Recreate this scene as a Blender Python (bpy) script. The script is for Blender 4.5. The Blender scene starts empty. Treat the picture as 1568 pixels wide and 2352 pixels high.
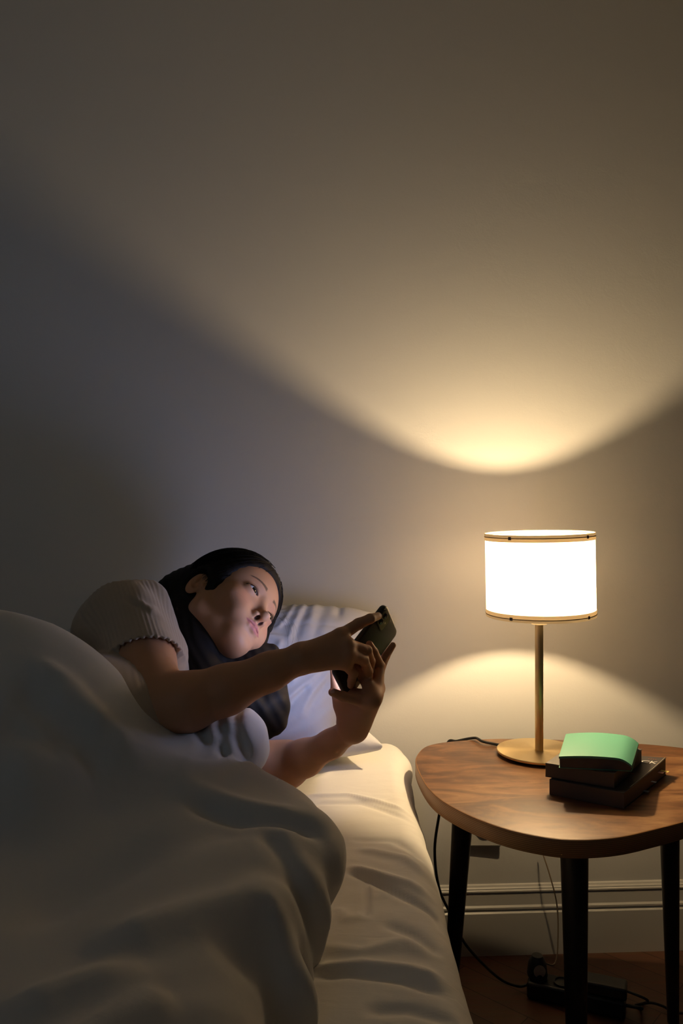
import bpy, math, random
import numpy as np
from mathutils import Vector, Matrix
random.seed(7)
RNG = np.random.default_rng(7)
S = bpy.context.scene
COL = S.collection

# ------------------------------------------------------------------ camera
FPX = 1800.0
CAMZ = 1.10
cam_d = bpy.data.cameras.new('camera')
cam = bpy.data.objects.new('camera', cam_d)
COL.objects.link(cam)
cam.location = (0, 0, CAMZ)
cam.rotation_euler = (math.radians(90), 0, 0)
cam_d.sensor_fit = 'VERTICAL'
cam_d.sensor_height = 36.0
cam_d.lens = FPX / 2352 * 36.0
cam_d.clip_start = 0.02
cam_d.dof.use_dof = False
S.camera = cam

# ------------------------------------------------------------------ exposure, world, ambient
S.view_settings.view_transform = 'Standard'
S.view_settings.look = 'None'
S.view_settings.gamma = 1.0
S.view_settings.use_curve_mapping = False
S.view_settings.exposure = 0.0
try:
    S.cycles.use_denoising = True
    S.cycles.denoiser = 'OPENIMAGEDENOISE'
    S.cycles.max_bounces = 8
    S.cycles.diffuse_bounces = 5
    S.cycles.transmission_bounces = 6
    S.cycles.sample_clamp_indirect = 6.0
except Exception:
    pass
W = bpy.data.worlds.new('world')
S.world = W
W.use_nodes = True
bg = W.node_tree.nodes['Background']
bg.inputs['Color'].default_value = (0.60, 0.75, 1.0, 1)
bg.inputs['Strength'].default_value = 0.007

# evening daylight from the window behind and to the left of the camera
wl_d = bpy.data.lights.new('window_light', 'AREA')
wl_d.shape = 'RECTANGLE'; wl_d.size = 1.2; wl_d.size_y = 1.4
wl_d.energy = 0.95
wl_d.spread = math.radians(95)
wl_d.color = (0.55, 0.80, 1.0)
wl = bpy.data.objects.new('window_light', wl_d); COL.objects.link(wl)
wl.location = (-1.1, -0.9, 2.1)
wl.rotation_euler = (Vector((-0.9, 1.9, 1.45)) - Vector(wl.location)).to_track_quat('-Z', 'Y').to_euler()

LAMP_X, LAMP_Y = 0.4185, 1.66
BULB_Z = 0.968
BULB_COL = (1.0, 0.73, 0.40)
BULB_EMIT = 3200.0
SHADE_EMIT = 3.6
SCREEN_EMIT = 30.0

# ------------------------------------------------------------------ helpers
def P(x, y, d):
    """photo pixel + distance along the view -> point in the room"""
    return np.array([(x - 784) / FPX * d, d, CAMZ - (y - 1176) / FPX * d])

def tag(o, label=None, cat=None, group=None, kind=None):
    if label: o['label'] = label
    if cat: o['category'] = cat
    if group: o['group'] = group
    if kind: o['kind'] = kind
    return o

def empty(name, loc=(0, 0, 0), rz=0):
    o = bpy.data.objects.new(name, None); COL.objects.link(o)
    o.location = loc; o.rotation_euler = (0, 0, rz); o.empty_display_size = 0.05
    return o

def link(name, me, mat=None, parent=None, smooth=True):
    o = bpy.data.objects.new(name, me); COL.objects.link(o)
    if mat is not None:
        for m in (mat if isinstance(mat, (list, tuple)) else [mat]):
            me.materials.append(m)
    if smooth and len(me.polygons):
        me.polygons.foreach_set('use_smooth', np.ones(len(me.polygons), dtype=bool))
    if parent is not None:
        # vertices are given in room coordinates; keep them there
        o.parent = parent
        bpy.context.view_layer.update()
        o.matrix_parent_inverse = parent.matrix_world.inverted()
    return o

def mesh_np(name, V, Q):
    """V (n,3), Q (m,3|4)"""
    V = np.asarray(V, dtype=np.float32); Q = np.asarray(Q, dtype=np.int32)
    me = bpy.data.meshes.new(name)
    k = Q.shape[1]
    me.vertices.add(len(V)); me.vertices.foreach_set('co', V.ravel())
    me.loops.add(Q.size); me.loops.foreach_set('vertex_index', Q.ravel())
    me.polygons.add(len(Q))
    me.polygons.foreach_set('loop_start', np.arange(0, Q.size, k, dtype=np.int32))
    me.polygons.foreach_set('loop_total', np.full(len(Q), k, dtype=np.int32))
    me.update(calc_edges=True)
    return me

class MB:
    """collects simple shapes into one mesh"""
    def __init__(s): s.v = []; s.f = []; s.m = []
    def add(s, V, F, mi=0):
        b = len(s.v); s.v += [tuple(map(float, p)) for p in V]
        s.f += [tuple(i + b for i in f) for f in F]; s.m += [mi] * len(F)
        return s
    def box(s, c, size, rot=None, mi=0):
        c = np.array(c, float); h = np.array(size, float) / 2
        V = np.array([[x, y, z] for x in (-1, 1) for y in (-1, 1) for z in (-1, 1)], float) * h
        if rot is not None: V = V @ np.array(rot).T
        V = V + c
        F = [(0, 1, 3, 2), (4, 6, 7, 5), (0, 4, 5, 1), (2, 3, 7, 6), (0, 2, 6, 4), (1, 5, 7, 3)]
        return s.add(V, F, mi)
    def tube(s, pts, r, n=10, cap=True, mi=0):
        pts = [np.array(p, float) for p in pts]
        rs = r if isinstance(r, (list, tuple, np.ndarray)) else [r] * len(pts)
        V = []; t0 = None; u = None
        for i, p in enumerate(pts):
            a = pts[max(i - 1, 0)]; b = pts[min(i + 1, len(pts) - 1)]
            t = (b - a); t /= (np.linalg.norm(t) + 1e-12)
            if u is None:
                g = np.array([0, 0, 1.0]) if abs(t[2]) < 0.9 else np.array([1.0, 0, 0])
                u = np.cross(g, t)
            u = u - t * np.dot(u, t); u /= (np.linalg.norm(u) + 1e-12)
            w = np.cross(t, u)
            for k in range(n):
                a_ = 2 * math.pi * k / n
                V.append(p + rs[i] * (math.cos(a_) * u + math.sin(a_) * w))
        F = []
        for i in range(len(pts) - 1):
            for k in range(n):
                F.append((i * n + k, i * n + (k + 1) % n, (i + 1) * n + (k + 1) % n, (i + 1) * n + k))
        if cap:
            F.append(tuple(reversed(range(n)))); F.append(tuple(range((len(pts) - 1) * n, len(pts) * n)))
        return s.add(V, F, mi)
    def lathe(s, prof, c, n=64, M=None, closed=False, mi=0):
        """prof: list of (r, z); spun round z through c"""
        V = []
        for (r, z) in prof:
            for k in range(n):
                a = 2 * math.pi * k / n
                p = np.array([r * math.cos(a), r * math.sin(a), z])
                if M is not None: p = M @ p
                V.append(p + np.array(c))
        F = []
        m = len(prof)
        for i in range(m if closed else m - 1):
            j = (i + 1) % m
            for k in range(n):
                F.append((i * n + k, i * n + (k + 1) % n, j * n + (k + 1) % n, j * n + k))
        if not closed:
            if prof[0][0] > 1e-6: F.append(tuple(reversed(range(n))))
            if prof[-1][0] > 1e-6: F.append(tuple(range((m - 1) * n, m * n)))
        return s.add(V, F, mi)
    def build(s, name, mat, parent=None, smooth=True, bevel=0, seg=3, angle=40):
        me = bpy.data.meshes.new(name)
        me.from_pydata(s.v, [], s.f); me.update()
        o = link(name, me, mat, parent, smooth)
        if any(s.m): me.polygons.foreach_set('material_index', np.array(s.m, dtype=np.int32))
        if smooth:
            try:
                me.set_sharp_from_angle(angle=math.radians(angle))
            except Exception: pass
        if bevel:
            b = o.modifiers.new('bevel', 'BEVEL'); b.width = bevel; b.segments = seg; b.limit_method = 'ANGLE'; b.angle_limit = math.radians(35)
            b.harden_normals = False
        return o

def catmull(pts, n=12, closed=False):
    pts = [np.array(p, float) for p in pts]; out = []; m = len(pts)
    rng = range(m if closed else m - 1)
    for i in rng:
        g = (lambda k: pts[k % m]) if closed else (lambda k: pts[min(max(k, 0), m - 1)])
        p0, p1, p2, p3 = g(i - 1), g(i), g(i + 1), g(i + 2)
        for k in range(n):
            t = k / n
            out.append(0.5 * ((2 * p1) + (-p0 + p2) * t + (2 * p0 - 5 * p1 + 4 * p2 - p3) * t * t + (-p0 + 3 * p1 - 3 * p2 + p3) * t ** 3))
    if not closed: out.append(pts[-1])
    return out

# ------------------------------------------------------------------ materials
def mat(name, col=(0.8, 0.8, 0.8), rough=0.6, metal=0.0, spec=0.5, **kw):
    m = bpy.data.materials.new(name); m.use_nodes = True
    b = m.node_tree.nodes['Principled BSDF']
    b.inputs['Base Color'].default_value = (*col, 1)
    b.inputs['Roughness'].default_value = rough
    b.inputs['Metallic'].default_value = metal
    b.inputs['Specular IOR Level'].default_value = spec
    for k, v in kw.items():
        b.inputs[k.replace('_', ' ')].default_value = v
    return m

def nd(m, t, **kw):
    n = m.node_tree.nodes.new(t)
    for k, v in kw.items():
        if hasattr(n, k): setattr(n, k, v)
        else: n.inputs[k].default_value = v
    return n

def lk(m, a, b): m.node_tree.links.new(a, b)

def add_bump(m, scale=200, strength=0.2, dist=0.001, stretch=(1, 1, 1), detail=3, second=None):
    b = m.node_tree.nodes['Principled BSDF']
    tc = nd(m, 'ShaderNodeTexCoord'); mp = nd(m, 'ShaderNodeMapping')
    mp.inputs['Scale'].default_value = stretch
    lk(m, tc.outputs['Object'], mp.inputs['Vector'])
    no = nd(m, 'ShaderNodeTexNoise'); no.inputs['Scale'].default_value = scale; no.inputs['Detail'].default_value = detail
    lk(m, mp.outputs['Vector'], no.inputs['Vector'])
    bu = nd(m, 'ShaderNodeBump'); bu.inputs['Strength'].default_value = strength; bu.inputs['Distance'].default_value = dist
    lk(m, no.outputs['Fac'], bu.inputs['Height'])
    last = bu
    if second:
        sc2, st2, d2, stretch2 = second
        mp2 = nd(m, 'ShaderNodeMapping'); mp2.inputs['Scale'].default_value = stretch2
        lk(m, tc.outputs['Object'], mp2.inputs['Vector'])
        n2 = nd(m, 'ShaderNodeTexNoise'); n2.inputs['Scale'].default_value = sc2; n2.inputs['Detail'].default_value = 4; n2.inputs['Distortion'].default_value = 0.6
        lk(m, mp2.outputs['Vector'], n2.inputs['Vector'])
        b2 = nd(m, 'ShaderNodeBump'); b2.inputs['Strength'].default_value = st2; b2.inputs['Distance'].default_value = d2
        lk(m, n2.outputs['Fac'], b2.inputs['Height']); lk(m, bu.outputs['Normal'], b2.inputs['Normal'])
        last = b2
    lk(m, last.outputs['Normal'], b.inputs['Normal'])
    return m

def ramp_color(m, fac_socket, stops, socket=None):
    r = nd(m, 'ShaderNodeValToRGB')
    cr = r.color_ramp
    while len(cr.elements) < len(stops): cr.elements.new(0.5)
    for e, (p, c) in zip(cr.elements, stops):
        e.position = p; e.color = (*c, 1)
    lk(m, fac_socket, r.inputs['Fac'])
    lk(m, r.outputs['Color'], socket or m.node_tree.nodes['Principled BSDF'].inputs['Base Color'])
    return r

# ------------------------------------------------------------------ implicit surfaces
class Field:
    """signed-distance operations in order, evaluated block by block and turned into a quad mesh"""
    def __init__(s): s.ops = []
    def op(s, mode, fn, lo, hi, k=0.0, pad=None):
        pad = (k * 1.2 + 0.004) if pad is None else pad
        s.ops.append((mode, fn, np.array(lo, float) - pad, np.array(hi, float) + pad, k)); return s
    def cone(s, a, b, r1, r2, k=0.0, mode='add', flat=None):
        """round cone a->b; flat=(axis vector, factor<1) squeezes it along an axis"""
        a = np.array(a, float); b = np.array(b, float); ba = b - a; L2 = max(float(ba @ ba), 1e-12)
        ax, fs = (None, 1.0) if flat is None else (np.array(flat[0], float) / np.linalg.norm(flat[0]), flat[1])
        def fn(X, Y, Z):
            px, py, pz = X - a[0], Y - a[1], Z - a[2]
            t = np.clip((px * ba[0] + py * ba[1] + pz * ba[2]) / L2, 0, 1)
            qx, qy, qz = px - t * ba[0], py - t * ba[1], pz - t * ba[2]
            if ax is not None:
                d = qx * ax[0] + qy * ax[1] + qz * ax[2]
                e = d * (1 / fs - 1)
                qx, qy, qz = qx + e * ax[0], qy + e * ax[1], qz + e * ax[2]
            return (np.sqrt(qx * qx + qy * qy + qz * qz) - (r1 + (r2 - r1) * t)) * (fs if ax is not None else 1.0)
        R = max(r1, r2)
        return s.op(mode, fn, np.minimum(a, b) - R, np.maximum(a, b) + R, k)
    def ell(s, c, r, M=None, k=0.0, mode='add'):
        """ellipsoid with axes = rows of M"""
        c = np.array(c, float); r = np.array(r, float); M = np.eye(3) if M is None else np.array(M, float)
        rm = float(r.min())
        def fn(X, Y, Z):
            px, py, pz = X - c[0], Y - c[1], Z - c[2]
            q = [(px * M[i, 0] + py * M[i, 1] + pz * M[i, 2]) for i in range(3)]
            k0 = np.sqrt(sum((q[i] / r[i]) ** 2 for i in range(3)))
            k1 = np.sqrt(sum((q[i] / r[i] ** 2) ** 2 for i in range(3))) + 1e-9
            return k0 * (k0 - 1) / k1
        ext = np.sqrt(((M * r[:, None]) ** 2).sum(0))
        return s.op(mode, fn, c - ext, c + ext, k)
    def bump(s, c, sig, amp, M=None):
        """push the surface out (amp>0) round a point"""
        c = np.array(c, float); sg = np.array(sig, float) * np.ones(3); M = np.eye(3) if M is None else np.array(M, float)
        def fn(X, Y, Z):
            px, py, pz = X - c[0], Y - c[1], Z - c[2]
            e = sum(((px * M[i, 0] + py * M[i, 1] + pz * M[i, 2]) / sg[i]) ** 2 for i in range(3))
            return -amp * np.exp(-e)
        R = 2.6 * sg.max()
        return s.op('disp', fn, c - R, c + R, 0, pad=0)
    def eval(s, X, Y, Z, lo=None, hi=None):
        F = np.full(X.shape, 0.5, dtype=np.float32)
        for mode, fn, l, h, k in s.ops:
            if lo is not None and (np.any(l > hi) or np.any(h < lo)): continue
            d = fn(X, Y, Z).astype(np.float32)
            if lo is not None and not (np.all(l <= lo) and np.all(h >= hi)):
                out = (X < l[0]) | (X > h[0]) | (Y < l[1]) | (Y > h[1]) | (Z < l[2]) | (Z > h[2])
                d[out] = 0.0 if mode == 'disp' else (-9.0 if mode == 'cut' else 9.0)
            if mode == 'disp': F = F + d; continue
            if mode == 'sub': d = -d; sg = -1
            elif mode == 'cut': sg = -1
            else: sg = 1
            if sg == 1:
                F2 = np.minimum(F, d)
                if k > 0:
                    hh = np.maximum(k - np.abs(F - d), 0); F2 = F2 - hh * hh / (4 * k)
            else:
                F2 = np.maximum(F, d)
                if k > 0:
                    hh = np.maximum(k - np.abs(F - d), 0); F2 = F2 + hh * hh / (4 * k)
            F = F2
        return F
    def mesh(s, name, lo, hi, h, n=32):
        lo = np.array(lo, float); hi = np.array(hi, float)
        dims = np.ceil((hi - lo) / (h * n)).astype(int)
        adds = [(l, hh) for (m, f, l, hh, k) in s.ops if m == 'add']
        N = dims * n + 2
        KV, VV, QQ = [], [], []
        for bi in range(dims[0]):
            for bj in range(dims[1]):
                for bk in range(dims[2]):
                    o = lo + np.array([bi, bj, bk]) * n * h
                    e = o + n * h
                    if not any(np.all(l <= e) and np.all(hh >= o) for l, hh in adds): continue
                    ax = [(lo[a] + ((bi, bj, bk)[a] * n + np.arange(n + 1)) * h).astype(np.float32) for a in range(3)]
                    X, Y, Z = np.meshgrid(*ax, indexing='ij')
                    F = s.eval(X, Y, Z, o, e)
                    sg = F < 0
                    if not sg.any() or sg.all(): continue
                    I0 = np.array([bi, bj, bk]) * n
                    # cell vertices
                    c = [sg[i:n + i, j:n + j, k:n + k] for i in (0, 1) for j in (0, 1) for k in (0, 1)]
                    cnt = sum(a.astype(np.int8) for a in c)
                    act = (cnt > 0) & (cnt < 8)
                    ii, jj, kk = np.nonzero(act)
                    acc = np.zeros((len(ii), 3)); num = np.zeros(len(ii))
                    for (a0, b0) in [((0,0,0),(1,0,0)),((0,1,0),(1,1,0)),((0,0,1),(1,0,1)),((0,1,1),(1,1,1)),
                                     ((0,0,0),(0,1,0)),((1,0,0),(1,1,0)),((0,0,1),(0,1,1)),((1,0,1),(1,1,1)),
                                     ((0,0,0),(0,0,1)),((1,0,0),(1,0,1)),((0,1,0),(0,1,1)),((1,1,0),(1,1,1))]:
                        fa = F[ii + a0[0], jj + a0[1], kk + a0[2]]; fb = F[ii + b0[0], jj + b0[1], kk + b0[2]]
                        cr = (fa < 0) != (fb < 0)
                        t = np.where(cr, fa / np.where(cr, fa - fb, 1), 0)
                        pa = np.array(a0, float); pb = np.array(b0, float)
                        acc += np.where(cr[:, None], pa + t[:, None] * (pb - pa), 0); num += cr
                    v = acc / num[:, None]
                    VV.append(o + (np.c_[ii, jj, kk] + v) * h)
                    g = lambda i, j, k: ((i + I0[0] + 1).astype(np.int64) * (N[1] + 2) + (j + I0[1] + 1)) * (N[2] + 2) + (k + I0[2] + 1)
                    KV.append(g(ii, jj, kk))
                    for axn in range(3):
                        d = [0, 0, 0]; d[axn] = 1
                        A = sg[:n, :n, :n]; B = sg[d[0]:n + d[0], d[1]:n + d[1], d[2]:n + d[2]]
                        i, j, k = np.nonzero(A != B)
                        if len(i) == 0: continue
                        u, w = [(1, 2), (2, 0), (0, 1)][axn]
                        ou = [0, 0, 0]; ou[u] = -1; ow = [0, 0, 0]; ow[w] = -1
                        k0 = g(i, j, k); k1 = g(i + ou[0], j + ou[1], k + ou[2])
                        k3 = g(i + ow[0], j + ow[1], k + ow[2]); k2 = g(i + ou[0] + ow[0], j + ou[1] + ow[1], k + ou[2] + ow[2])
                        q = np.c_[k0, k1, k2, k3]
                        fl = ~A[i, j, k]
                        q[fl] = q[fl][:, ::-1]
                        QQ.append(q)
        K = np.concatenate(KV); V = np.concatenate(VV); Q = np.concatenate(QQ)
        srt = np.argsort(K); K = K[srt]; V = V[srt]
        idx = np.searchsorted(K, Q.ravel()); idx[idx >= len(K)] = 0
        ok = (K[idx] == Q.ravel()).reshape(-1, 4).all(1)
        Q = idx.reshape(-1, 4)[ok]
        return V, Q

def keep_big(V, Q, frac=0.02):
    """drop stray islands"""
    n = len(V); lab = np.arange(n)
    E = np.concatenate([Q[:, [0, 1]], Q[:, [1, 2]], Q[:, [2, 3]]])
    for _ in range(400):
        m = np.minimum(lab[E[:, 0]], lab[E[:, 1]])
        new = lab.copy()
        np.minimum.at(new, E[:, 0], m); np.minimum.at(new, E[:, 1], m)
        new = new[new]
        if (new == lab).all(): break
        lab = new
    u, c = np.unique(lab, return_counts=True)
    good = np.isin(lab, u[c > frac * n])
    qk = good[Q].all(1)
    remap = np.cumsum(good) - 1
    return V[good], remap[Q[qk]]

def waves(X, Y, Z, seed, freq, n=10, octs=2, warp=0.3):
    """cheap smooth noise, about -1..1"""
    r = np.random.default_rng(seed); out = 0
    f = freq; a = 1.0
    for o in range(octs):
        for i in range(n):
            d = r.normal(size=3); d /= np.linalg.norm(d); d *= f * r.uniform(0.6, 1.4)
            ph = r.uniform(0, 6.28)
            d2 = r.normal(size=3) * f * 0.5
            out = out + a * np.sin(d[0] * X + d[1] * Y + d[2] * Z + ph + warp * 3 * np.sin(d2[0] * X + d2[1] * Y + d2[2] * Z + ph * 2)) / math.sqrt(n / 2)
        f *= 2.1; a *= 0.5
    return out / 1.8

def seg_dist(X, Y, poly):
    """distance to a plan polyline and the position (0..1) along it"""
    best = np.full(X.shape, 1e9, dtype=np.float32); tt = np.zeros(X.shape, dtype=np.float32)
    L = [0.0]
    for a, b in zip(poly[:-1], poly[1:]): L.append(L[-1] + math.hypot(b[0] - a[0], b[1] - a[1]))
    for i, (a, b) in enumerate(zip(poly[:-1], poly[1:])):
        bx, by = b[0] - a[0], b[1] - a[1]; l2 = bx * bx + by * by + 1e-12
        t = np.clip(((X - a[0]) * bx + (Y - a[1]) * by) / l2, 0, 1)
        d = np.hypot(X - a[0] - t * bx, Y - a[1] - t * by)
        m = d < best
        best = np.where(m, d, best); tt = np.where(m, (L[i] + t * math.sqrt(l2)) / L[-1], tt)
    return best, tt

def vcol(me, cols, name='tint'):
    a = me.color_attributes.new(name, 'FLOAT_COLOR', 'POINT')
    a.data.foreach_set('color', np.c_[cols, np.ones(len(cols))].astype(np.float32).ravel())
# ------------------------------------------------------------------ room shell
# the back wall runs very slightly away to the right
WA = math.atan(0.05)
def wall_y(x): return 1.94 + 0.05 * x
m_wall = mat('painted_plaster', (0.62, 0.61, 0.59), 0.75, spec=0.25)
add_bump(m_wall, 260, 0.25, 0.0006, second=(18, 0.25, 0.003, (1, 1, 1)))
m_ceil = mat('ceiling_paint', (0.42, 0.42, 0.42), 0.85, spec=0.2)
m_side = mat('side_wall_paint', (0.30, 0.31, 0.32), 0.8, spec=0.2)
m_trim = mat('trim_paint', (0.60, 0.58, 0.54), 0.35, spec=0.5)
RX0, RX1, RY0, RZ1 = -1.42, 2.2, -1.7, 2.62
b = MB()
th = 0.12
b.add([(RX0, wall_y(RX0), 0), (RX1, wall_y(RX1), 0), (RX1, wall_y(RX1), RZ1), (RX0, wall_y(RX0), RZ1),
       (RX0, wall_y(RX0) + th, 0), (RX1, wall_y(RX1) + th, 0), (RX1, wall_y(RX1) + th, RZ1), (RX0, wall_y(RX0) + th, RZ1)],
      [(0, 1, 2, 3), (5, 4, 7, 6), (4, 0, 3, 7), (1, 5, 6, 2), (3, 2, 6, 7), (4, 5, 1, 0)])
tag(b.build('wall_back', m_wall, smooth=False), kind='structure')
tag(MB().box((RX0 - 0.06, 0.2, RZ1 / 2), (0.12, 4.2, RZ1)).build('wall_left', m_side, smooth=False), kind='structure')
tag(MB().box((RX1 + 0.06, 0.2, RZ1 / 2), (0.12, 4.2, RZ1)).build('wall_right', m_side, smooth=False), kind='structure')
tag(MB().box((0, 0.1, RZ1 + 0.06), (4.8, 4.4, 0.12)).build('ceiling', m_ceil, smooth=False), kind='structure')

m_floor = mat('dark_parquet', (0.1, 0.05, 0.03), 0.38)
tc = nd(m_floor, 'ShaderNodeTexCoord')
mp = nd(m_floor, 'ShaderNodeMapping'); mp.inputs['Rotation'].default_value = (0, 0, math.radians(42))
lk(m_floor, tc.outputs['Object'], mp.inputs['Vector'])
br = nd(m_floor, 'ShaderNodeTexBrick'); br.inputs['Scale'].default_value = 1.0
br.inputs['Brick Width'].default_value = 0.42; br.inputs['Row Height'].default_value = 0.07; br.inputs['Mortar Size'].default_value = 0.0012
br.inputs['Color1'].default_value = (0.19, 0.085, 0.045, 1); br.inputs['Color2'].default_value = (0.12, 0.052, 0.03, 1); br.inputs['Mortar'].default_value = (0.03, 0.015, 0.01, 1)
lk(m_floor, mp.outputs['Vector'], br.inputs['Vector'])
gn = nd(m_floor, 'ShaderNodeTexNoise'); gn.inputs['Scale'].default_value = 9; gn.inputs['Detail'].default_value = 6
mp2 = nd(m_floor, 'ShaderNodeMapping'); mp2.inputs['Scale'].default_value = (1, 12, 1); mp2.inputs['Rotation'].default_value = (0, 0, math.radians(42))
lk(m_floor, tc.outputs['Object'], mp2.inputs['Vector']); lk(m_floor, mp2.outputs['Vector'], gn.inputs['Vector'])
mx = nd(m_floor, 'ShaderNodeMixRGB', blend_type='MULTIPLY'); mx.inputs['Fac'].default_value = 0.5
lk(m_floor, br.outputs['Color'], mx.inputs['Color1']); lk(m_floor, gn.outputs['Color'], mx.inputs['Color2'])
lk(m_floor, mx.outputs['Color'], m_floor.node_tree.nodes['Principled BSDF'].inputs['Base Color'])
tag(MB().box((0, 0.1, -0.05), (4.8, 4.4, 0.1)).build('floor', m_floor, smooth=False), kind='structure')

# moulded baseboard along the back wall: section (depth out of wall, height)
sec = [(0.0, 0.0), (0.017, 0.0), (0.017, 0.104), (0.012, 0.108), (0.012, 0.111), (0.015, 0.114), (0.015, 0.118), (0.011, 0.122),
       (0.010, 0.152), (0.0125, 0.155), (0.0125, 0.158), (0.0095, 0.160), (0.0095, 0.1625), (0.006, 0.165), (0.004, 0.169), (0.0, 0.171)]
V = []; F = []
for xx in (RX0, RX1):
    for (d, z) in sec: V.append((xx, wall_y(xx) - d, z))
n = len(sec)
for i in range(n - 1): F.append((i, n + i, n + i + 1, i + 1))
tag(MB().add(V, F).build('baseboard_back', m_trim, smooth=False), kind='structure')

# ------------------------------------------------------------------ side table
TZ = 0.585; TT = 0.030
m_ply = mat('stained_plywood_top', (0.25, 0.12, 0.05), 0.42, spec=0.45)
tc = nd(m_ply, 'ShaderNodeTexCoord'); mp = nd(m_ply, 'ShaderNodeMapping')
mp.inputs['Rotation'].default_value = (0, 0, math.radians(12)); mp.inputs['Scale'].default_value = (2.2, 7, 7)
lk(m_ply, tc.outputs['Object'], mp.inputs['Vector'])
n1 = nd(m_ply, 'ShaderNodeTexNoise'); n1.inputs['Scale'].default_value = 3.2; n1.inputs['Detail'].default_value = 9; n1.inputs['Roughness'].default_value = 0.62; n1.inputs['Distortion'].default_value = 1.3
lk(m_ply, mp.outputs['Vector'], n1.inputs['Vector'])
n2 = nd(m_ply, 'ShaderNodeTexNoise'); n2.inputs['Scale'].default_value = 6.0; n2.inputs['Detail'].default_value = 5
lk(m_ply, tc.outputs['Object'], n2.inputs['Vector'])
mm = nd(m_ply, 'ShaderNodeMixRGB', blend_type='MIX'); mm.inputs['Fac'].default_value = 0.45
lk(m_ply, n1.outputs['Fac'], mm.inputs['Color1']); lk(m_ply, n2.outputs['Fac'], mm.inputs['Color2'])
ramp_color(m_ply, mm.outputs['Color'], [(0.30, (0.030, 0.011, 0.005)), (0.45, (0.095, 0.038, 0.015)), (0.55, (0.19, 0.088, 0.035)), (0.63, (0.27, 0.145, 0.062)), (0.74, (0.42, 0.26, 0.13))])
bu = nd(m_ply, 'ShaderNodeBump'); bu.inputs['Strength'].default_value = 0.12; bu.inputs['Distance'].default_value = 0.001
lk(m_ply, n1.outputs['Fac'], bu.inputs['Height']); lk(m_ply, bu.outputs['Normal'], m_ply.node_tree.nodes['Principled BSDF'].inputs['Normal'])

m_edge = mat('plywood_edge', (0.25, 0.13, 0.06), 0.5)
tc = nd(m_edge, 'ShaderNodeTexCoord'); sx = nd(m_edge, 'ShaderNodeSeparateXYZ'); lk(m_edge, tc.outputs['Object'], sx.inputs[0])
nz = nd(m_edge, 'ShaderNodeTexNoise'); nz.inputs['Scale'].default_value = 5; lk(m_edge, tc.outputs['Object'], nz.inputs['Vector'])
ma = nd(m_edge, 'ShaderNodeMath', operation='MULTIPLY_ADD'); ma.inputs[1].default_value = 330.0
lk(m_edge, sx.outputs['Z'], ma.inputs[0])
m3 = nd(m_edge, 'ShaderNodeMath', operation='MULTIPLY'); m3.inputs[1].default_value = 0.8; lk(m_edge, nz.outputs['Fac'], m3.inputs[0]); lk(m_edge, m3.outputs[0], ma.inputs[2])
fr = nd(m_edge, 'ShaderNodeMath', operation='FRACT'); lk(m_edge, ma.outputs[0], fr.inputs[0])
ramp_color(m_edge, fr.outputs[0], [(0.0, (0.14, 0.06, 0.022)), (0.35, (0.30, 0.15, 0.06)), (0.75, (0.36, 0.19, 0.08)), (1.0, (0.10, 0.04, 0.015))])
m_blackwood = mat('black_painted_wood', (0.018, 0.013, 0.010), 0.4)

outline = [(0.1515, 1.60), (0.166, 1.682), (0.197, 1.735), (0.262, 1.764), (0.36, 1.781), (0.507, 1.772), (0.666, 1.742), (0.765, 1.700),
           (0.832, 1.630), (0.845, 1.545), (0.800, 1.468), (0.700, 1.385), (0.5735, 1.306), (0.509, 1.272), (0.440, 1.241), (0.374, 1.230), (0.3217, 1.240),
           (0.260, 1.279), (0.200, 1.355), (0.163, 1.451)]
oc = catmull(outline, 8, True)
N_ = len(oc)
cx, cy = 0.48, 1.53
def inset(p, d):
    v = np.array([p[0] - cx, p[1] - cy]); L = np.linalg.norm(v); return (cx + v[0] * (1 - d / L), cy + v[1] * (1 - d / L))
tb = MB(); V = []; F = []
prof = [(0.0025, TZ), (0.0008, TZ - 0.0008), (0.0, TZ - 0.0025), (0.0, TZ - TT + 0.0025), (0.0008, TZ - TT + 0.0008), (0.0025, TZ - TT)]
for d, z in prof:
    for p in oc: q = inset(p, d); V.append((q[0], q[1], z))
mi = []
for i in range(len(prof) - 1):
    for k in range(N_):
        F.append((i * N_ + k, (i + 1) * N_ + k, (i + 1) * N_ + (k + 1) % N_, i * N_ + (k + 1) % N_)); mi.append(1)
F.append(tuple(reversed(range(N_)))); mi.append(0)
F.append(tuple(range(5 * N_, 6 * N_))); mi.append(0)
# orientation: outline may run clockwise
ar = sum(oc[i][0] * oc[(i + 1) % N_][1] - oc[(i + 1) % N_][0] * oc[i][1] for i in range(N_))
if ar > 0: F = [tuple(reversed(f)) for f in F]
table = empty('side_table', (cx, cy, 0))
tag(table, 'dark stained plywood side table with rounded triangular top and black tapered legs', 'table')
tb.add(V, F); tb.m = mi
F_ = tb.build('table_top', [m_ply, m_edge], table, angle=30)
bpy.context.view_layer.update()
import bmesh as _bm
_b = _bm.new(); _b.from_mesh(F_.data); _bm.ops.recalc_face_normals(_b, faces=_b.faces); _b.to_mesh(F_.data); _b.free()
LEGS = [((0.257, 1.625), (0.225, 1.655), 0.0235, 0.012), ((0.393, 1.325), (0.388, 1.285), 0.0238, 0.012), ((0.690, 1.655), (0.715, 1.690), 0.0225, 0.012)]
for (t_, b_, r1, r2) in LEGS:
    pts = [np.array([b_[0] + (t_[0] - b_[0]) * s, b_[1] + (t_[1] - b_[1]) * s, (TZ - TT) * s]) for s in np.linspace(0, 1, 8)]
    MB().tube(pts, list(np.linspace(r2, r1, 8)), n=28).build('leg', m_blackwood, table, angle=50)
    
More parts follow.
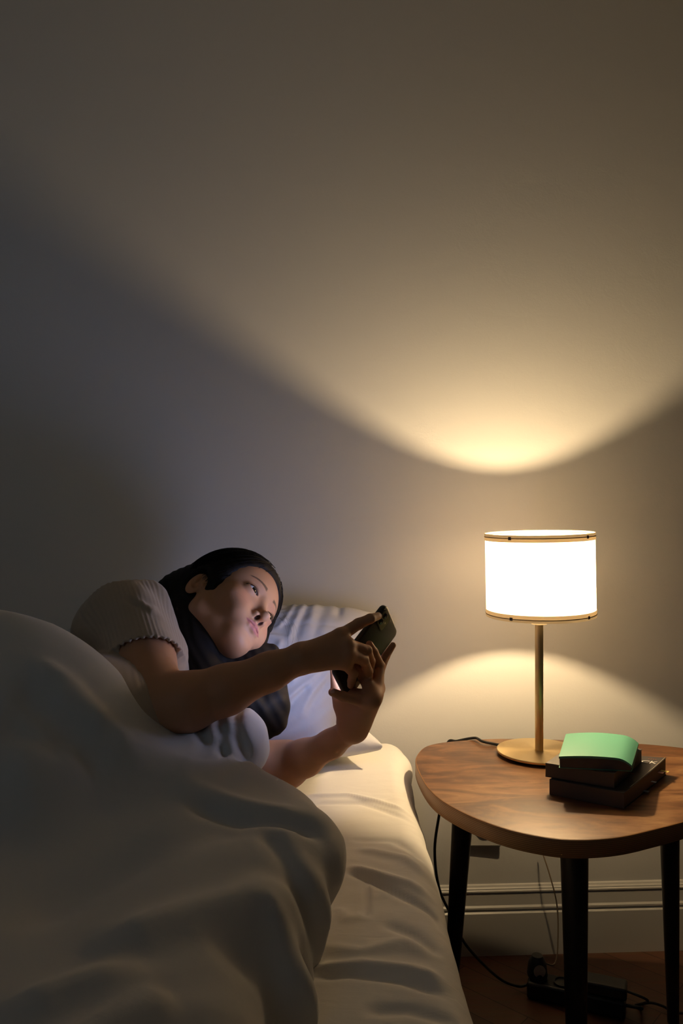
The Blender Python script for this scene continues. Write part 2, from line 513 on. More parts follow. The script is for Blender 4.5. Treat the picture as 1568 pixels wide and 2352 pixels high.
# ------------------------------------------------------------------ lamp
m_brass = mat('brushed_brass', (0.78, 0.59, 0.30), 0.38, metal=1.0)
m_brass.node_tree.nodes['Principled BSDF'].inputs['Anisotropic'].default_value = 0.75
tn = nd(m_brass, 'ShaderNodeTangent'); tn.direction_type = 'RADIAL'; tn.axis = 'Z'
lk(m_brass, tn.outputs[0], m_brass.node_tree.nodes['Principled BSDF'].inputs['Tangent'])
m_blackmetal = mat('black_base_pad', (0.012, 0.011, 0.010), 0.5)
m_cable = mat('black_rubber_cable', (0.012, 0.012, 0.012), 0.45)
m_cream = mat('cream_socket', (0.75, 0.62, 0.40), 0.4)
lamp = empty('table_lamp', (LAMP_X, LAMP_Y, TZ))
tag(lamp, 'lit brass table lamp with white fabric drum shade standing on the side table', 'lamp')
lc = np.array([LAMP_X, LAMP_Y, TZ])
def lamp_local(o):
    """shift mesh data so the object's own origin is the lamp axis (for the radial brushing)"""
    me = o.data
    me.transform(Matrix.Translation(-Vector(lc))); o.matrix_parent_inverse = Matrix.Identity(4); o.location = (0, 0, 0)
    return o
R_B = 0.0885
MB().lathe([(0.0, 0.0005), (R_B - 0.010, 0.0005), (R_B - 0.008, 0.0035), (R_B - 0.008, 0.006), (0, 0.006)], lc, 96).build('base_pad', m_blackmetal, lamp)
lamp_local(MB().lathe([(0.0, 0.006), (R_B - 0.0012, 0.006), (R_B, 0.007), (R_B, 0.0098), (R_B - 0.0012, 0.011), (0.010, 0.0112), (0, 0.0112)], lc, 128).build('base', m_brass, lamp, angle=25))
lamp_local(MB().lathe([(0.0, 0.011), (0.0086, 0.011), (0.0086, 0.284), (0, 0.284)], lc, 40).build('pole', m_brass, lamp, angle=30))
MB().lathe([(0.0, 0.2775), (0.016, 0.2775), (0.0180, 0.281), (0.018, 0.300), (0.0155, 0.303), (0.0155, 0.345), (0.0, 0.345)], lc, 48).build('socket', m_cream, lamp, angle=30)
# bulb: the lit glass itself gives the lamp's light
m_bulb = bpy.data.materials.new('lit_bulb_glass'); m_bulb.use_nodes = True
nt = m_bulb.node_tree; nt.nodes.clear()
em = nt.nodes.new('ShaderNodeEmission'); em.inputs['Color'].default_value = (*BULB_COL, 1); em.inputs['Strength'].default_value = BULB_EMIT
ou = nt.nodes.new('ShaderNodeOutputMaterial'); nt.links.new(em.outputs[0], ou.inputs[0])
bz = BULB_Z - TZ
MB().lathe([(0.0, bz - 0.0415), (0.011, bz - 0.0415), (0.009, bz - 0.0125), (0.0, bz - 0.0125)], lc, 24).build('bulb_cap', m_cream, lamp)
ring = [(0.012 * math.sin(a), bz - 0.012 * math.cos(a)) for a in np.linspace(0.02, math.pi - 0.02, 18)]
bulb = MB().lathe([(0.0, bz - 0.012)] + ring[1:-1] + [(0.0, bz + 0.012)], lc, 32).build('bulb', m_bulb, lamp)
# shade (slightly crooked on its carrier)
tilt = Matrix.Rotation(math.radians(-1.3), 3, 'Y') @ Matrix.Rotation(math.radians(1.2), 3, 'X')
TM = np.array(tilt)
SR = 0.1130
sz0, sz1 = 0.2965, 0.4715   # lower and upper rim above the table
smid = (sz0 + sz1) / 2
sc_ = lc + np.array([0.0015, 0, smid])
h2 = (sz1 - sz0) / 2
m_shade = bpy.data.materials.new('glowing_shade_fabric'); m_shade.use_nodes = True
nt = m_shade.node_tree; nt.nodes.clear()
dif = nt.nodes.new('ShaderNodeBsdfDiffuse'); dif.inputs['Color'].default_value = (0.80, 0.74, 0.62, 1)
tr = nt.nodes.new('ShaderNodeBsdfTranslucent'); tr.inputs['Color'].default_value = (0.60, 0.50, 0.36, 1)
mx = nt.nodes.new('ShaderNodeMixShader'); mx.inputs[0].default_value = 0.5
nt.links.new(dif.outputs[0], mx.inputs[1]); nt.links.new(tr.outputs[0], mx.inputs[2])
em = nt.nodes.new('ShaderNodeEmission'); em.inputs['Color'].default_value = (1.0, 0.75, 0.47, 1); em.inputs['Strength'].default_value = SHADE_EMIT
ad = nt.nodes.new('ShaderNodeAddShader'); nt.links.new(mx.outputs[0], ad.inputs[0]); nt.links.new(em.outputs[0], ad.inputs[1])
ou = nt.nodes.new('ShaderNodeOutputMaterial'); nt.links.new(ad.outputs[0], ou.inputs[0])
def cloth_mat(name, dcol, tcol, f, e=0.0, ecol=(1, .75, .45)):
    m = bpy.data.materials.new(name); m.use_nodes = True; nt = m.node_tree; nt.nodes.clear()
    dif = nt.nodes.new('ShaderNodeBsdfDiffuse'); dif.inputs['Color'].default_value = (*dcol, 1)
    tr = nt.nodes.new('ShaderNodeBsdfTranslucent'); tr.inputs['Color'].default_value = (*tcol, 1)
    mx = nt.nodes.new('ShaderNodeMixShader'); mx.inputs[0].default_value = f
    nt.links.new(dif.outputs[0], mx.inputs[1]); nt.links.new(tr.outputs[0], mx.inputs[2])
    ou = nt.nodes.new('ShaderNodeOutputMaterial'); nt.links.new(mx.outputs[0], ou.inputs[0])
    return m
m_band = cloth_mat('tan_hem_tape', (0.66, 0.56, 0.42), (0.46, 0.42, 0.34), 0.6)
m_wire = mat('shade_wire', (0.35, 0.25, 0.14), 0.4, metal=0.6)
m_clip = mat('dark_clip', (0.10, 0.07, 0.06), 0.5)
shade = MB().lathe([(SR, -h2 + 0.001), (SR, h2 - 0.001)], sc_, 128, TM)
shade.f = [f for f in shade.f if len(f) == 4]; shade.m = [0] * len(shade.f)
sh = shade.build('lamp_shade', m_shade, lamp)
def band(z0, z1, name='hem_band'):
    r0, r1 = SR + 0.0003, SR + 0.0012
    ri = SR - 0.0012
    o = MB().lathe([(r0, z0), (r1, z0), (r1, z1), (r0, z1)], sc_, 128, TM, closed=True).build(name, m_band, sh, angle=30)
    return o
band(h2 - 0.0145, h2); band(-h2, -h2 + 0.0145)
MB().lathe([(SR - 0.0004, h2 - 0.006), (SR - 0.0028, h2 - 0.006), (SR - 0.0028, h2 - 0.0035), (SR - 0.0004, h2 - 0.0035)], sc_, 96, TM, closed=True).build('wire_ring', m_wire, sh)
MB().lathe([(SR - 0.0004, -h2 + 0.0035), (SR - 0.0028, -h2 + 0.0035), (SR - 0.0028, -h2 + 0.006), (SR - 0.0004, -h2 + 0.006)], sc_, 96, TM, closed=True).build('wire_ring', m_wire, sh)
# thin coloured line added where the ring shows dark through each lit hem, and the clips
for zc in (h2 - 0.0066, -h2 + 0.0058):
    MB().lathe([(SR + 0.0011, zc - 0.0009), (SR + 0.0017, zc - 0.0009), (SR + 0.0017, zc + 0.0009), (SR + 0.0011, zc + 0.0009)], sc_, 128, TM, closed=True).build('ring_line', mat('ring_silhouette', (0.42, 0.31, 0.18), 0.8), sh)
for az in (-134.5, -48.5):
    for zc in (h2 - 0.0066, -h2 + 0.0058):
        a = math.radians(az)
        p = TM @ np.array([(SR + 0.0014) * math.cos(a), (SR + 0.0014) * math.sin(a), zc]) + sc_
        rz = np.array(Matrix.Rotation(a, 3, 'Z'))
        MB().box(p, (0.0022, 0.0062, 0.0064), rz).build('clip', m_clip, sh, bevel=0.0006)
# carrier arms from the socket to the lower ring
for az in (30, 150, 270):
    a = math.radians(az)
    p1 = TM @ np.array([(SR - 0.002) * math.cos(a), (SR - 0.002) * math.sin(a), -h2 + 0.005]) + sc_
    p0 = lc + np.array([0.014 * math.cos(a), 0.014 * math.sin(a), 0.318])
    MB().tube([p0, (p0 + p1) / 2 + np.array([0, 0, 0.004]), p1], 0.0011, 8).build('shade_arm', m_wire, sh)
# power cord: over the back of the table, down behind it, to the power strip
cord = [lc + np.array([-0.060, 0.040, 0.006])]
cord += [np.array([0.338, 1.725, TZ + 0.004]), np.array([0.312, 1.735, TZ + 0.007]), P(1090, 1695, 1.765), P(1050, 1702, 1.80) , np.array([0.245, 1.82, 0.56]),
         np.array([0.235, 1.81, 0.47]), P(1010, 1860, 1.72), P(998, 1950, 1.70), P(1008, 2040, 1.70), P(1040, 2110, 1.70), P(1066, 2165, 1.70), P(1110, 2215, 1.70), P(1150, 2250, 1.75),
         P(1180, 2263, 1.79)]
cord = [np.array([p[0], p[1], max(p[2], 0.006)]) for p in cord] + [np.array([0.42, 1.80, 0.012]), np.array([0.452, 1.795, 0.035]), np.array([0.463, 1.795, 0.05])]
MB().tube(catmull(cord, 8), 0.0031, 8).build('power_cord', m_cable, lamp)

# ------------------------------------------------------------------ books
m_dark = mat('dark_book_cover', (0.045, 0.040, 0.038), 0.38)
m_dark2 = mat('matt_dark_cover', (0.075, 0.060, 0.050), 0.5)
m_mint = mat('mint_cover', (0.11, 0.35, 0.24), 0.42)
add_bump(m_mint, 500, 0.1, 0.0004)
m_page = mat('page_block', (0.26, 0.21, 0.17), 0.8)
tc = nd(m_page, 'ShaderNodeTexCoord'); sx = nd(m_page, 'ShaderNodeSeparateXYZ'); lk(m_page, tc.outputs['Object'], sx.inputs[0])
ma = nd(m_page, 'ShaderNodeMath', operation='MULTIPLY'); ma.inputs[1].default_value = 5200.0; lk(m_page, sx.outputs['Z'], ma.inputs[0])
sn = nd(m_page, 'ShaderNodeMath', operation='SINE'); lk(m_page, ma.outputs[0], sn.inputs[0])
ramp_color(m_page, sn.outputs[0], [(0.0, (0.09, 0.068, 0.052)), (1.0, (0.16, 0.125, 0.095))])
m_white_ink = mat('white_print', (0.8, 0.78, 0.74), 0.5)
m_red_ink = mat('red_print', (0.62, 0.10, 0.05), 0.5)
m_coverlt = mat('pale_edge', (0.55, 0.47, 0.36), 0.6)

def slab(name, corners, z0, z1, m, parent, sub=12, lift=None, inset_=0.0, bevel=0.0006, lift_bottom=False):
    """a sheet-like block over the plan quad corners (front-left, front-right, back-right, back-left)"""
    c = [np.array(p, float) for p in corners]; ctr = sum(c) / 4
    c = [p + (ctr - p) / np.linalg.norm(ctr - p) * inset_ for p in c]
    V = []; F = []; n = sub
    for lay in (0, 1):
        for i in range(n + 1):
            for j in range(n + 1):
                u, v = i / n, j / n
                p = c[0] * (1 - u) * (1 - v) + c[1] * u * (1 - v) + c[2] * u * v + c[3] * (1 - u) * v
                l = lift(u, v) if lift and (lay == 1 or lift_bottom) else 0
                V.append((p[0], p[1], (z1 if lay else z0) + l))
    m_ = (n + 1) ** 2; idx = lambda l, i, j: l * m_ + i * (n + 1) + j
    for i in range(n):
        for j in range(n):
            F.append((idx(1, i, j), idx(1, i + 1, j), idx(1, i + 1, j + 1), idx(1, i, j + 1)))
            F.append((idx(0, i, j), idx(0, i, j + 1), idx(0, i + 1, j + 1), idx(0, i + 1, j)))
    for i in range(n):
        F.append((idx(0, i, 0), idx(0, i + 1, 0), idx(1, i + 1, 0), idx(1, i, 0)))
        F.append((idx(0, i + 1, n), idx(0, i, n), idx(1, i, n), idx(1, i + 1, n)))
        F.append((idx(0, 0, i + 1), idx(0, 0, i), idx(1, 0, i), idx(1, 0, i + 1)))
        F.append((idx(0, n, i), idx(0, n, i + 1), idx(1, n, i + 1), idx(1, n, i)))
    return MB().add(V, F).build(name, m, parent, bevel=bevel, seg=2, angle=35)

# bottom book: FL, FR, BR, BL in plan
q = [(0.3787, 1.428), (0.489, 1.357), (0.636, 1.535)]
q.append((q[2][0] - (q[1][0] - q[0][0]), q[2][1] - (q[1][1] - q[0][1])))
bk = empty('book', (0.505, 1.48, TZ)); tag(bk, 'thick dark paperback at the bottom of the stack with small page markers sticking out', 'book', 'books on the side table')
lf = lambda u, v: 0.006 * (u ** 3) * (v ** 2)
slab('page_block', q, TZ + 0.0012, TZ + 0.0272, m_page, bk, inset_=0.0018, lift=lf)
slab('back_cover', q, TZ + 0.0004, TZ + 0.0012, m_dark, bk, bevel=0)
cvr = slab('front_cover', q, TZ + 0.0272, TZ + 0.0283, m_dark, bk, lift=lf, lift_bottom=True, bevel=0.0003)
qa = np.array(q, float)
def bq(u, v, z):
    p = qa[0] * (1 - u) * (1 - v) + qa[1] * u * (1 - v) + qa[2] * u * v + qa[3] * (1 - u) * v
    return np.array([p[0], p[1], z + lf(u, v)])
# spine on the front-left side
slab('spine', [q[0], q[1], tuple(np.array(q[1]) + (qa[2] - qa[1]) * 0.006), tuple(np.array(q[0]) + (qa[3] - qa[0]) * 0.006)], TZ + 0.0004, TZ + 0.0275, m_dark2, bk, sub=2, bevel=0)
# pale line along the free edge of the cover
ptsE = [bq(0.985, v, TZ + 0.0286) for v in np.linspace(0.15, 0.985, 16)]
MB().tube(ptsE, 0.0006, 5).build('cover_edge', m_coverlt, bk)
def letters(txt, u, v, size, m, name='lettering', parent=bk, zz=TZ + 0.0285):
    cu = bpy.data.curves.new(name, 'FONT'); cu.body = txt; cu.size = size; cu.extrude = 0.0001
    o0 = bpy.data.objects.new('tmp', cu); COL.objects.link(o0)
    dg = bpy.context.evaluated_depsgraph_get(); me = bpy.data.meshes.new_from_object(o0.evaluated_get(dg))
    bpy.data.objects.remove(o0)
    ex = qa[3] - qa[0]; ex = ex / np.linalg.norm(ex)
    ux = qa[1] - qa[0]; ux = ux / np.linalg.norm(ux)
    # text reads along the short side, top of the cover away from the camera
    M = Matrix(((ux[0], ex[0], 0), (ux[1], ex[1], 0), (0, 0, 1))).to_4x4()
    p = bq(u, v, zz)
    me.transform(Matrix.Translation(Vector(p)) @ M)
    A_ = np.array([qa[1] - qa[0], qa[3] - qa[0]]).T; Ai = np.linalg.inv(A_)
    for vt in me.vertices:
        uu, vv = Ai @ (np.array(vt.co[:2]) - qa[0])
        vt.co.z = zz + (0.0002 if vt.co.z > p[2] + 5e-5 else 0.0) + lf(max(uu, 0), max(vv, 0)) + 0.0002
    return link(name, me, m, parent, smooth=False)
letters('CK', 0.735, 0.80, 0.022, m_white_ink)
letters('····', 0.78, 0.90, 0.016, m_red_ink)
letters('~~~', 0.60, 0.46, 0.018, m_red_ink)
rzb = math.atan2(qa[2][1] - qa[1][1], qa[2][0] - qa[1][0])
Rb = np.array(Matrix.Rotation(rzb, 3, 'Z'))
nout = np.array([math.sin(rzb), -math.cos(rzb), 0])
for (v, z, L_, w_, col) in [(0.80, 0.0175, 0.011, 0.010, (0.75, 0.42, 0.36)), (0.86, 0.0172, 0.016, 0.008, (0.80, 0.68, 0.22)), (0.63, 0.0100, 0.010, 0.007, (0.55, 0.60, 0.62)), (0.44, 0.0045, 0.011, 0.009, (0.22, 0.24, 0.26))]:
    p = bq(1.0, v, TZ + z); p[2] = TZ + z
    MB().box(p + nout * (L_ / 2 - 0.004), (w_, L_ + 0.004, 0.00025), Rb).build('page_marker', mat('marker', col, 0.6), bk, smooth=False)
# middle book
q2 = [(0.374, 1.438), (0.479, 1.377), (0.584, 1.522)]
q2.append((q2[2][0] - (q2[1][0] - q2[0][0]), q2[2][1] - (q2[1][1] - q2[0][1])))
z2 = TZ + 0.0290
bk2 = empty('book', (0.479, 1.48, z2)); tag(bk2, 'dark covered paperback in the middle of the stack, under the mint green book', 'book', 'books on the side table')
slab('page_block', q2, z2 + 0.001, z2 + 0.0245, m_page, bk2, inset_=0.0018)
slab('back_cover', q2, z2 + 0.0002, z2 + 0.001, m_dark2, bk2, bevel=0)
slab('front_cover', q2, z2 + 0.0245, z2 + 0.0255, m_dark2, bk2, bevel=0.0003)
q2a = np.array(q2)
slab('spine', [q2[0], q2[1], tuple(q2a[1] + (q2a[2] - q2a[1]) * 0.008), tuple(q2a[0] + (q2a[3] - q2a[0]) * 0.008)], z2 + 0.0002, z2 + 0.0255, m_dark2, bk2, sub=2, bevel=0)
# top book, mint cover bowed upward and rolled over its right edge
q3 = [(0.390, 1.407), (0.5140, 1.388), (0.5760, 1.520), (0.443, 1.548)]
z3 = z2 + 0.0262
bk3 = empty('book', (0.48, 1.465, z3)); tag(bk3, 'mint green paperback with a bowed cover on top of the stack', 'book', 'books on the side table')
bow = lambda u, v: 0.0075 * math.sin(math.pi * min(u * 0.92 + 0.04, 1)) ** 0.8 * (0.55 + 0.45 * v) - (0.010 * max(0, (u - 0.80) / 0.20) ** 2)
slab('page_block', q3, z3 + 0.001, z3 + 0.0185, m_page, bk3, inset_=0.002, lift=lambda u, v: bow(u, v) * 0.85, sub=20)
slab('back_cover', q3, z3 + 0.0002, z3 + 0.001, m_mint, bk3, bevel=0)
slab('front_cover', q3, z3 + 0.0162, z3 + 0.0200, m_mint, bk3, lift=bow, lift_bottom=True, bevel=0, sub=24)

# ------------------------------------------------------------------ things on the floor under the table
m_blackpl = mat('black_plastic', (0.02, 0.02, 0.02), 0.4)
m_whitepl = mat('white_plastic', (0.55, 0.50, 0.42), 0.4)
ps = empty('power_strip', (0.5, 1.80, 0.0)); tag(ps, 'black power strip lying on the dark floor under the side table', 'power strip')
ang = math.radians(-22); Rz = np.array(Matrix.Rotation(ang, 3, 'Z'))
def psl(x, y, z): return Rz @ np.array([x, y, 0]) + np.array([0.525, 1.755, z])
MB().box(psl(0, 0, 0.02), (0.21, 0.055, 0.038), Rz).build('housing', m_blackpl, ps, bevel=0.006)
for xx in (-0.08, -0.03, 0.02):
    MB().lathe([(0.0, 0.0), (0.016, 0.0), (0.020, 0.004), (0.016, 0.004), (0.015, 0.001), (0, 0.001)], psl(xx, 0, 0.039), 28).build('outlet', m_blackpl, ps)
pend = psl(0.105, 0, 0.02)
MB().tube(catmull([pend, pend + np.array([0.03, -0.01, 0]), P(1470, 2318, 1.74), P(1490, 2352, 1.72), P(1500, 2400, 1.68)], 8), 0.0038, 8).build('power_cord', m_cable, ps)
# plug with a pale face in the strip
pg = empty('plug', tuple(psl(-0.10, 0.0, 0.044))); tag(pg, 'round plug with a pale face standing in the power strip', 'plug')
pc = psl(-0.085, 0, 0.0435)
MB().lathe([(0.0, 0.0), (0.022, 0.0), (0.023, 0.006), (0.020, 0.030), (0.012, 0.046), (0, 0.047)], pc, 32).build('plug_body', m_blackpl, pg)
MB().add(*(lambda: ([(pc + np.array([0.0135 * math.cos(a) * s, -0.0215 - 0.001 * (1 - s), 0.021 + 0.0145 * math.sin(a) * s])) for s in (0.0, 1.0) for a in np.linspace(0, 2 * math.pi, 24, endpoint=False)],
         [(i, (i + 1) % 24, 24 + (i + 1) % 24, 24 + i) for i in range(24)]))()).build('pale_face', m_whitepl, pg)
wc = catmull([pc + np.array([-0.008, 0, 0.045]), P(1272, 2215, 1.80), P(1281, 2150, 1.84), P(1278, 2075, 1.88), P(1262, 2010, 1.89), P(1243, 1950, 1.90), P(1235, 1915, 1.93)], 8)
MB().tube(wc, 0.0017, 8).build('thin_cord', mat('thin_cord', (0.35, 0.25, 0.16), 0.5), pg)
# adapter brick on the right
ab = empty('power_adapter', tuple(psl(0.19, 0.02, 0.0))); tag(ab, 'black power adapter brick lying beside the right end of the power strip', 'adapter')
MB().box(psl(0.055, 0.0, 0.053), (0.105, 0.045, 0.026), Rz).build('adapter_body', m_blackpl, ab, bevel=0.005)
a0 = psl(0.107, 0.0, 0.052)
MB().tube(catmull([a0, a0 + np.array([0.04, -0.015, -0.012]), P(1455, 2310, 1.76), P(1490, 2303, 1.74), P(1520, 2310, 1.73), P(1550, 2325, 1.72), P(1600, 2330, 1.72)], 8), 0.003, 8).build('adapter_cord', m_cable, ab)
# wall socket plate glimpsed under the table's edge
sk = empty('wall_socket', tuple(P(1112, 1905, 1.955))); tag(sk, 'pale wall socket on the back wall just below the table top', 'socket')
MB().box(P(1112, 1905, 1.949), (0.082, 0.012, 0.082)).build('socket_plate', m_trim, sk, bevel=0.004)
MB().lathe([(0.0, 0.0), (0.016, 0.0), (0.021, -0.004), (0, -0.004)], P(1112, 1905, 1.944), 28, np.array(Matrix.Rotation(math.radians(-90), 3, 'X'))).build('outlet', m_trim, sk)
# ------------------------------------------------------------------ bed
m_sheet = mat('white_cotton_sheet', (0.80, 0.77, 0.72), 0.85, spec=0.2, Sheen_Weight=0.15)
add_bump(m_sheet, 700, 0.15, 0.0004, second=(26, 0.30, 0.0022, (1, 2.6, 1)))
m_duvet = mat('white_duvet_cover', (0.56, 0.55, 0.53), 0.85, spec=0.2, Sheen_Weight=0.2)
add_bump(m_duvet, 700, 0.12, 0.0004, second=(13, 0.32, 0.004, (1, 1, 1)))
m_pillow = mat('white_pillowcase', (0.57, 0.56, 0.57), 0.8, spec=0.2, Sheen_Weight=0.15)
add_bump(m_pillow, 700, 0.12, 0.0004, second=(30, 0.3, 0.002, (1.6, 1, 1)))
m_bedbase = mat('dark_bed_base', (0.035, 0.030, 0.028), 0.8)
bed = empty('bed', (-0.6, 0.9, 0)); tag(bed, 'bed with a dark base pushed against the wall beneath the white sheet', 'bed')
BX0, BX1, BY0, BY1 = -1.35, 0.125, -0.16, 1.852
MB().box(((BX0 + BX1) / 2, (BY0 + BY1) / 2, 0.42), (BX1 - BX0, BY1 - BY0, 0.22)).build('mattress', mat('mattress_ticking', (0.5, 0.48, 0.44), 0.9), bed, bevel=0.04, seg=5)
MB().box(((BX0 + BX1) / 2, (BY0 + BY1) / 2, 0.20), (BX1 - BX0 - 0.03, BY1 - BY0 - 0.02, 0.20)).build('bed_base', m_bedbase, bed, bevel=0.008)
for x in (BX0 + 0.12, BX1 - 0.12):
    for y in (BY0 + 0.12, BY1 - 0.12):
        MB().tube([(x, y, 0), (x, y, 0.11)], [0.018, 0.022], n=20).build('leg', m_blackwood, bed)

MZ = 0.560
def creases(X, Y, lines):
    """sum of soft ridges / valleys; each line: (plan polyline, amplitude, width)"""
    H = 0
    for pl, amp, w in lines:
        d, t = seg_dist(X, Y, pl)
        H = H + amp * np.exp(-(d / w) ** 2) * np.clip(np.minimum(t, 1 - t) * 6, 0, 1)
    return H
def sp(x, y, z=MZ):
    d = (CAMZ - z) * FPX / (y - 1176)
    return ((x - 784) / FPX * d, d)
sheet_lines = [([sp(640, 1822), sp(720, 1812), sp(800, 1815), sp(870, 1832), sp(950, 1865)], 0.004, 0.006),
    ([sp(640, 1838), sp(740, 1826), sp(830, 1832), sp(950, 1885)], -0.003, 0.008),
    ([sp(790, 2000), sp(850, 2018), sp(930, 2055), sp(1000, 2085), sp(1020, 2120)], -0.006, 0.008),
    ([sp(790, 1990), sp(850, 2005), sp(940, 2030), sp(1000, 2055)], 0.005, 0.009),
    ([sp(838, 2015), sp(842, 2060), sp(838, 2110)], -0.004, 0.004),
    ([sp(720, 2175), sp(830, 2190), sp(930, 2165), sp(1010, 2205)], 0.004, 0.012),
    ([sp(700, 2245), sp(800, 2235), sp(920, 2250), sp(1040, 2290)], -0.005, 0.009),
    ([sp(700, 2230), sp(830, 2215), sp(950, 2230), sp(1040, 2262)], 0.005, 0.010),
    ([sp(800, 1925), sp(900, 1930), sp(985, 1975)], -0.003, 0.009),
    ([sp(820, 1950), sp(930, 1975), sp(1000, 2015)], 0.004, 0.010),
    ([sp(880, 2115), sp(950, 2145), sp(1010, 2190)], -0.005, 0.010),
    ([sp(830, 2325), sp(930, 2320), sp(1060, 2352)], -0.005, 0.010),
    ([sp(770, 2080), sp(800, 2110), sp(850, 2100)], 0.003, 0.009),
    ([sp(700, 1790), sp(760, 1770), sp(840, 1765)], 0.003, 0.010)]
nu, nv = 300, 400
# section across the bed: flat top, rounded shoulder, side
EX = 0.149; RR = 0.05
sec = [(BX0 - 0.01, 0.0), ]
us = []
for x in np.linspace(-0.9, EX - RR, 190): us.append((x, MZ, 0))
for a in np.linspace(0, math.pi / 2, 24)[1:]: us.append((EX - RR + RR * math.sin(a), MZ - RR + RR * math.cos(a), 1))
for z in np.linspace(MZ - RR, 0.315, 40)[1:]: us.append((EX - 0.0 - 0.02 * (MZ - RR - z) / 0.2, z, 1))
us = [(BX0 - 0.015, 0.40, 1), (BX0 - 0.015, 0.50, 1), (BX0 + 0.02, MZ, 0), (-1.1, MZ, 0)] + us
vs = list(np.linspace(BY0, 0.4, 12)[:-1]) + list(np.linspace(0.4, BY1 - 0.03, 430))
for a in np.linspace(0, math.pi / 2, 12)[1:]: vs.append(('r', a))
U = len(us); G = []
for v in vs:
    drop = 0.0; y = v
    if isinstance(v, tuple): y = BY1 - 0.03 + 0.045 * math.sin(v[1]); drop = 0.045 * (1 - math.cos(v[1]))
    G.append([(x, y, z - drop * (1 if z > MZ - 0.04 else 0.3)) for (x, z, s) in us])
G = np.array(G)
Xg, Yg, Zg = G[..., 0], G[..., 1], G[..., 2]
side = np.array([s for (_, _, s) in us])[None, :] * np.ones_like(Xg)
H = 1.3 * creases(Xg, Yg, sheet_lines)
H = H + 0.0022 * waves(Xg * 0.7, Yg * 2.2, Xg * 0, 5, 9, octs=3) * (0.4 + 0.6 * np.clip((Xg + 0.25) / 0.2, 0, 1))
H = H - 0.020 * np.exp(-((Xg + 0.18) ** 2 + (Yg - 1.45) ** 2) / 0.18 ** 2)
# pleats hanging at the side
pl = 0.006 * np.sin(Yg * 42 + 3 * np.sin(Yg * 9)) * np.clip((MZ - 0.02 - Zg) / 0.1, 0, 1)
bulge = 0.012 * np.exp(-((Yg - 1.76) / 0.05) ** 2) * (Xg > 0.05)
shoulder = np.clip((Zg - (MZ - RR)) / RR, 0, 1)
G[..., 2] = Zg + H * shoulder
G[..., 0] = Xg + (H * (1 - shoulder) * 0.8 + pl) * (Xg > 0) + bulge
V = G.reshape(-1, 3); nvv, nuu = G.shape[:2]
ii = np.arange(nvv - 1)[:, None] * nuu + np.arange(nuu - 1)[None, :]
Q = np.stack([ii, ii + 1, ii + nuu + 1, ii + nuu], -1).reshape(-1, 4)
o = link('fitted_sheet', mesh_np('fitted_sheet', V, Q), m_sheet)
tag(o, 'creased white fitted sheet stretched over the mattress', 'sheet')

# ------------------------------------------------------------------ pillows
def pillow(name, c, M, A, B, T, lines, seed, label, group, amp=0.006, h=0.0045, dents=(), xz=()):
    xz = [([(P(u, v, 1.5)[0], P(u, v, 1.5)[2]) for u, v in pl], am, w) for pl, am, w in xz]
    """M rows: width axis, height axis, thickness axis"""
    c = np.array(c); M = np.array(M)
    def fn(X, Y, Z):
        px, py, pz = X - c[0], Y - c[1], Z - c[2]
        a, b_, t = [px * M[i, 0] + py * M[i, 1] + pz * M[i, 2] for i in range(3)]
        # corners pulled out a little
        a = a + SHEAR * (1 - b_ / B); a1 = a / (A * (1 - 0.06 * (1 - np.minimum(np.abs(b_) / B, 1) ** 2))); b1 = b_ / (B * (1 - 0.07 * (1 - np.minimum(np.abs(a) / A, 1) ** 2)))
        ea = 1 - np.minimum(np.abs(a1), 1) ** 2.6; eb = 1 - np.minimum(np.abs(b1), 1) ** 2.6
        th = T * np.power(np.maximum(ea * eb, 0), 0.42) + 0.004
        th = th + creases(a, b_, lines) * np.clip(ea * eb * 4, 0, 1)
        th = th + creases(X, Z, xz) * (1 - 0.55 * np.clip(b_ / B, 0, 1)) * np.clip(ea * eb * 4, 0, 1)
        th = th + amp * waves(a * 1.6 + b_, b_ - a * 0.5, t * 0.3, seed, 14, octs=3) * np.clip(ea * eb * 4, 0.15, 1)
        out = np.maximum(np.abs(a1) - 1, np.abs(b1) - 1)
        d = np.abs(t) - th
        return np.maximum(d * 0.7, out * 0.3)
    f = Field()
    ext = np.abs(M.T) @ np.array([A * 1.02, B * 1.02, T + 0.03])
    f.op('add', fn, c - ext, c + ext, 0)
    for dn in dents: f.ell(*dn[:2], k=dn[2], mode='sub')
    V, Q = f.mesh(name, c - ext - 0.01, c + ext + 0.01, h)
    V, Q = keep_big(V, Q)
    o = link(name, mesh_np(name, V, Q), m_pillow)
    return tag(o, label, 'pillow', group)

def frame(wx, up, roll=0):
    """wx: width axis hint; up: height axis"""
    u = np.array(up, float); u /= np.linalg.norm(u)
    w = np.array(wx, float); w -= u * (w @ u); w /= np.linalg.norm(w)
    t = np.cross(w, u)
    r = math.radians(roll)
    w2 = w * math.cos(r) + u * math.sin(r); u2 = -w * math.sin(r) + u * math.cos(r)
    return np.array([w2, u2, t])
SHEAR = 0.0
th_ = math.radians(12)
pillow('pillow', (-0.285, 1.735, 0.615), frame((math.cos(th_), math.sin(th_), 0), (-math.sin(th_), math.cos(th_), 0.05)), 0.345, 0.165, 0.050,
       [], 3, 'white pillow lying flat at the bottom with one corner sticking out past the wrist', 'pillows under the head', amp=0.005)
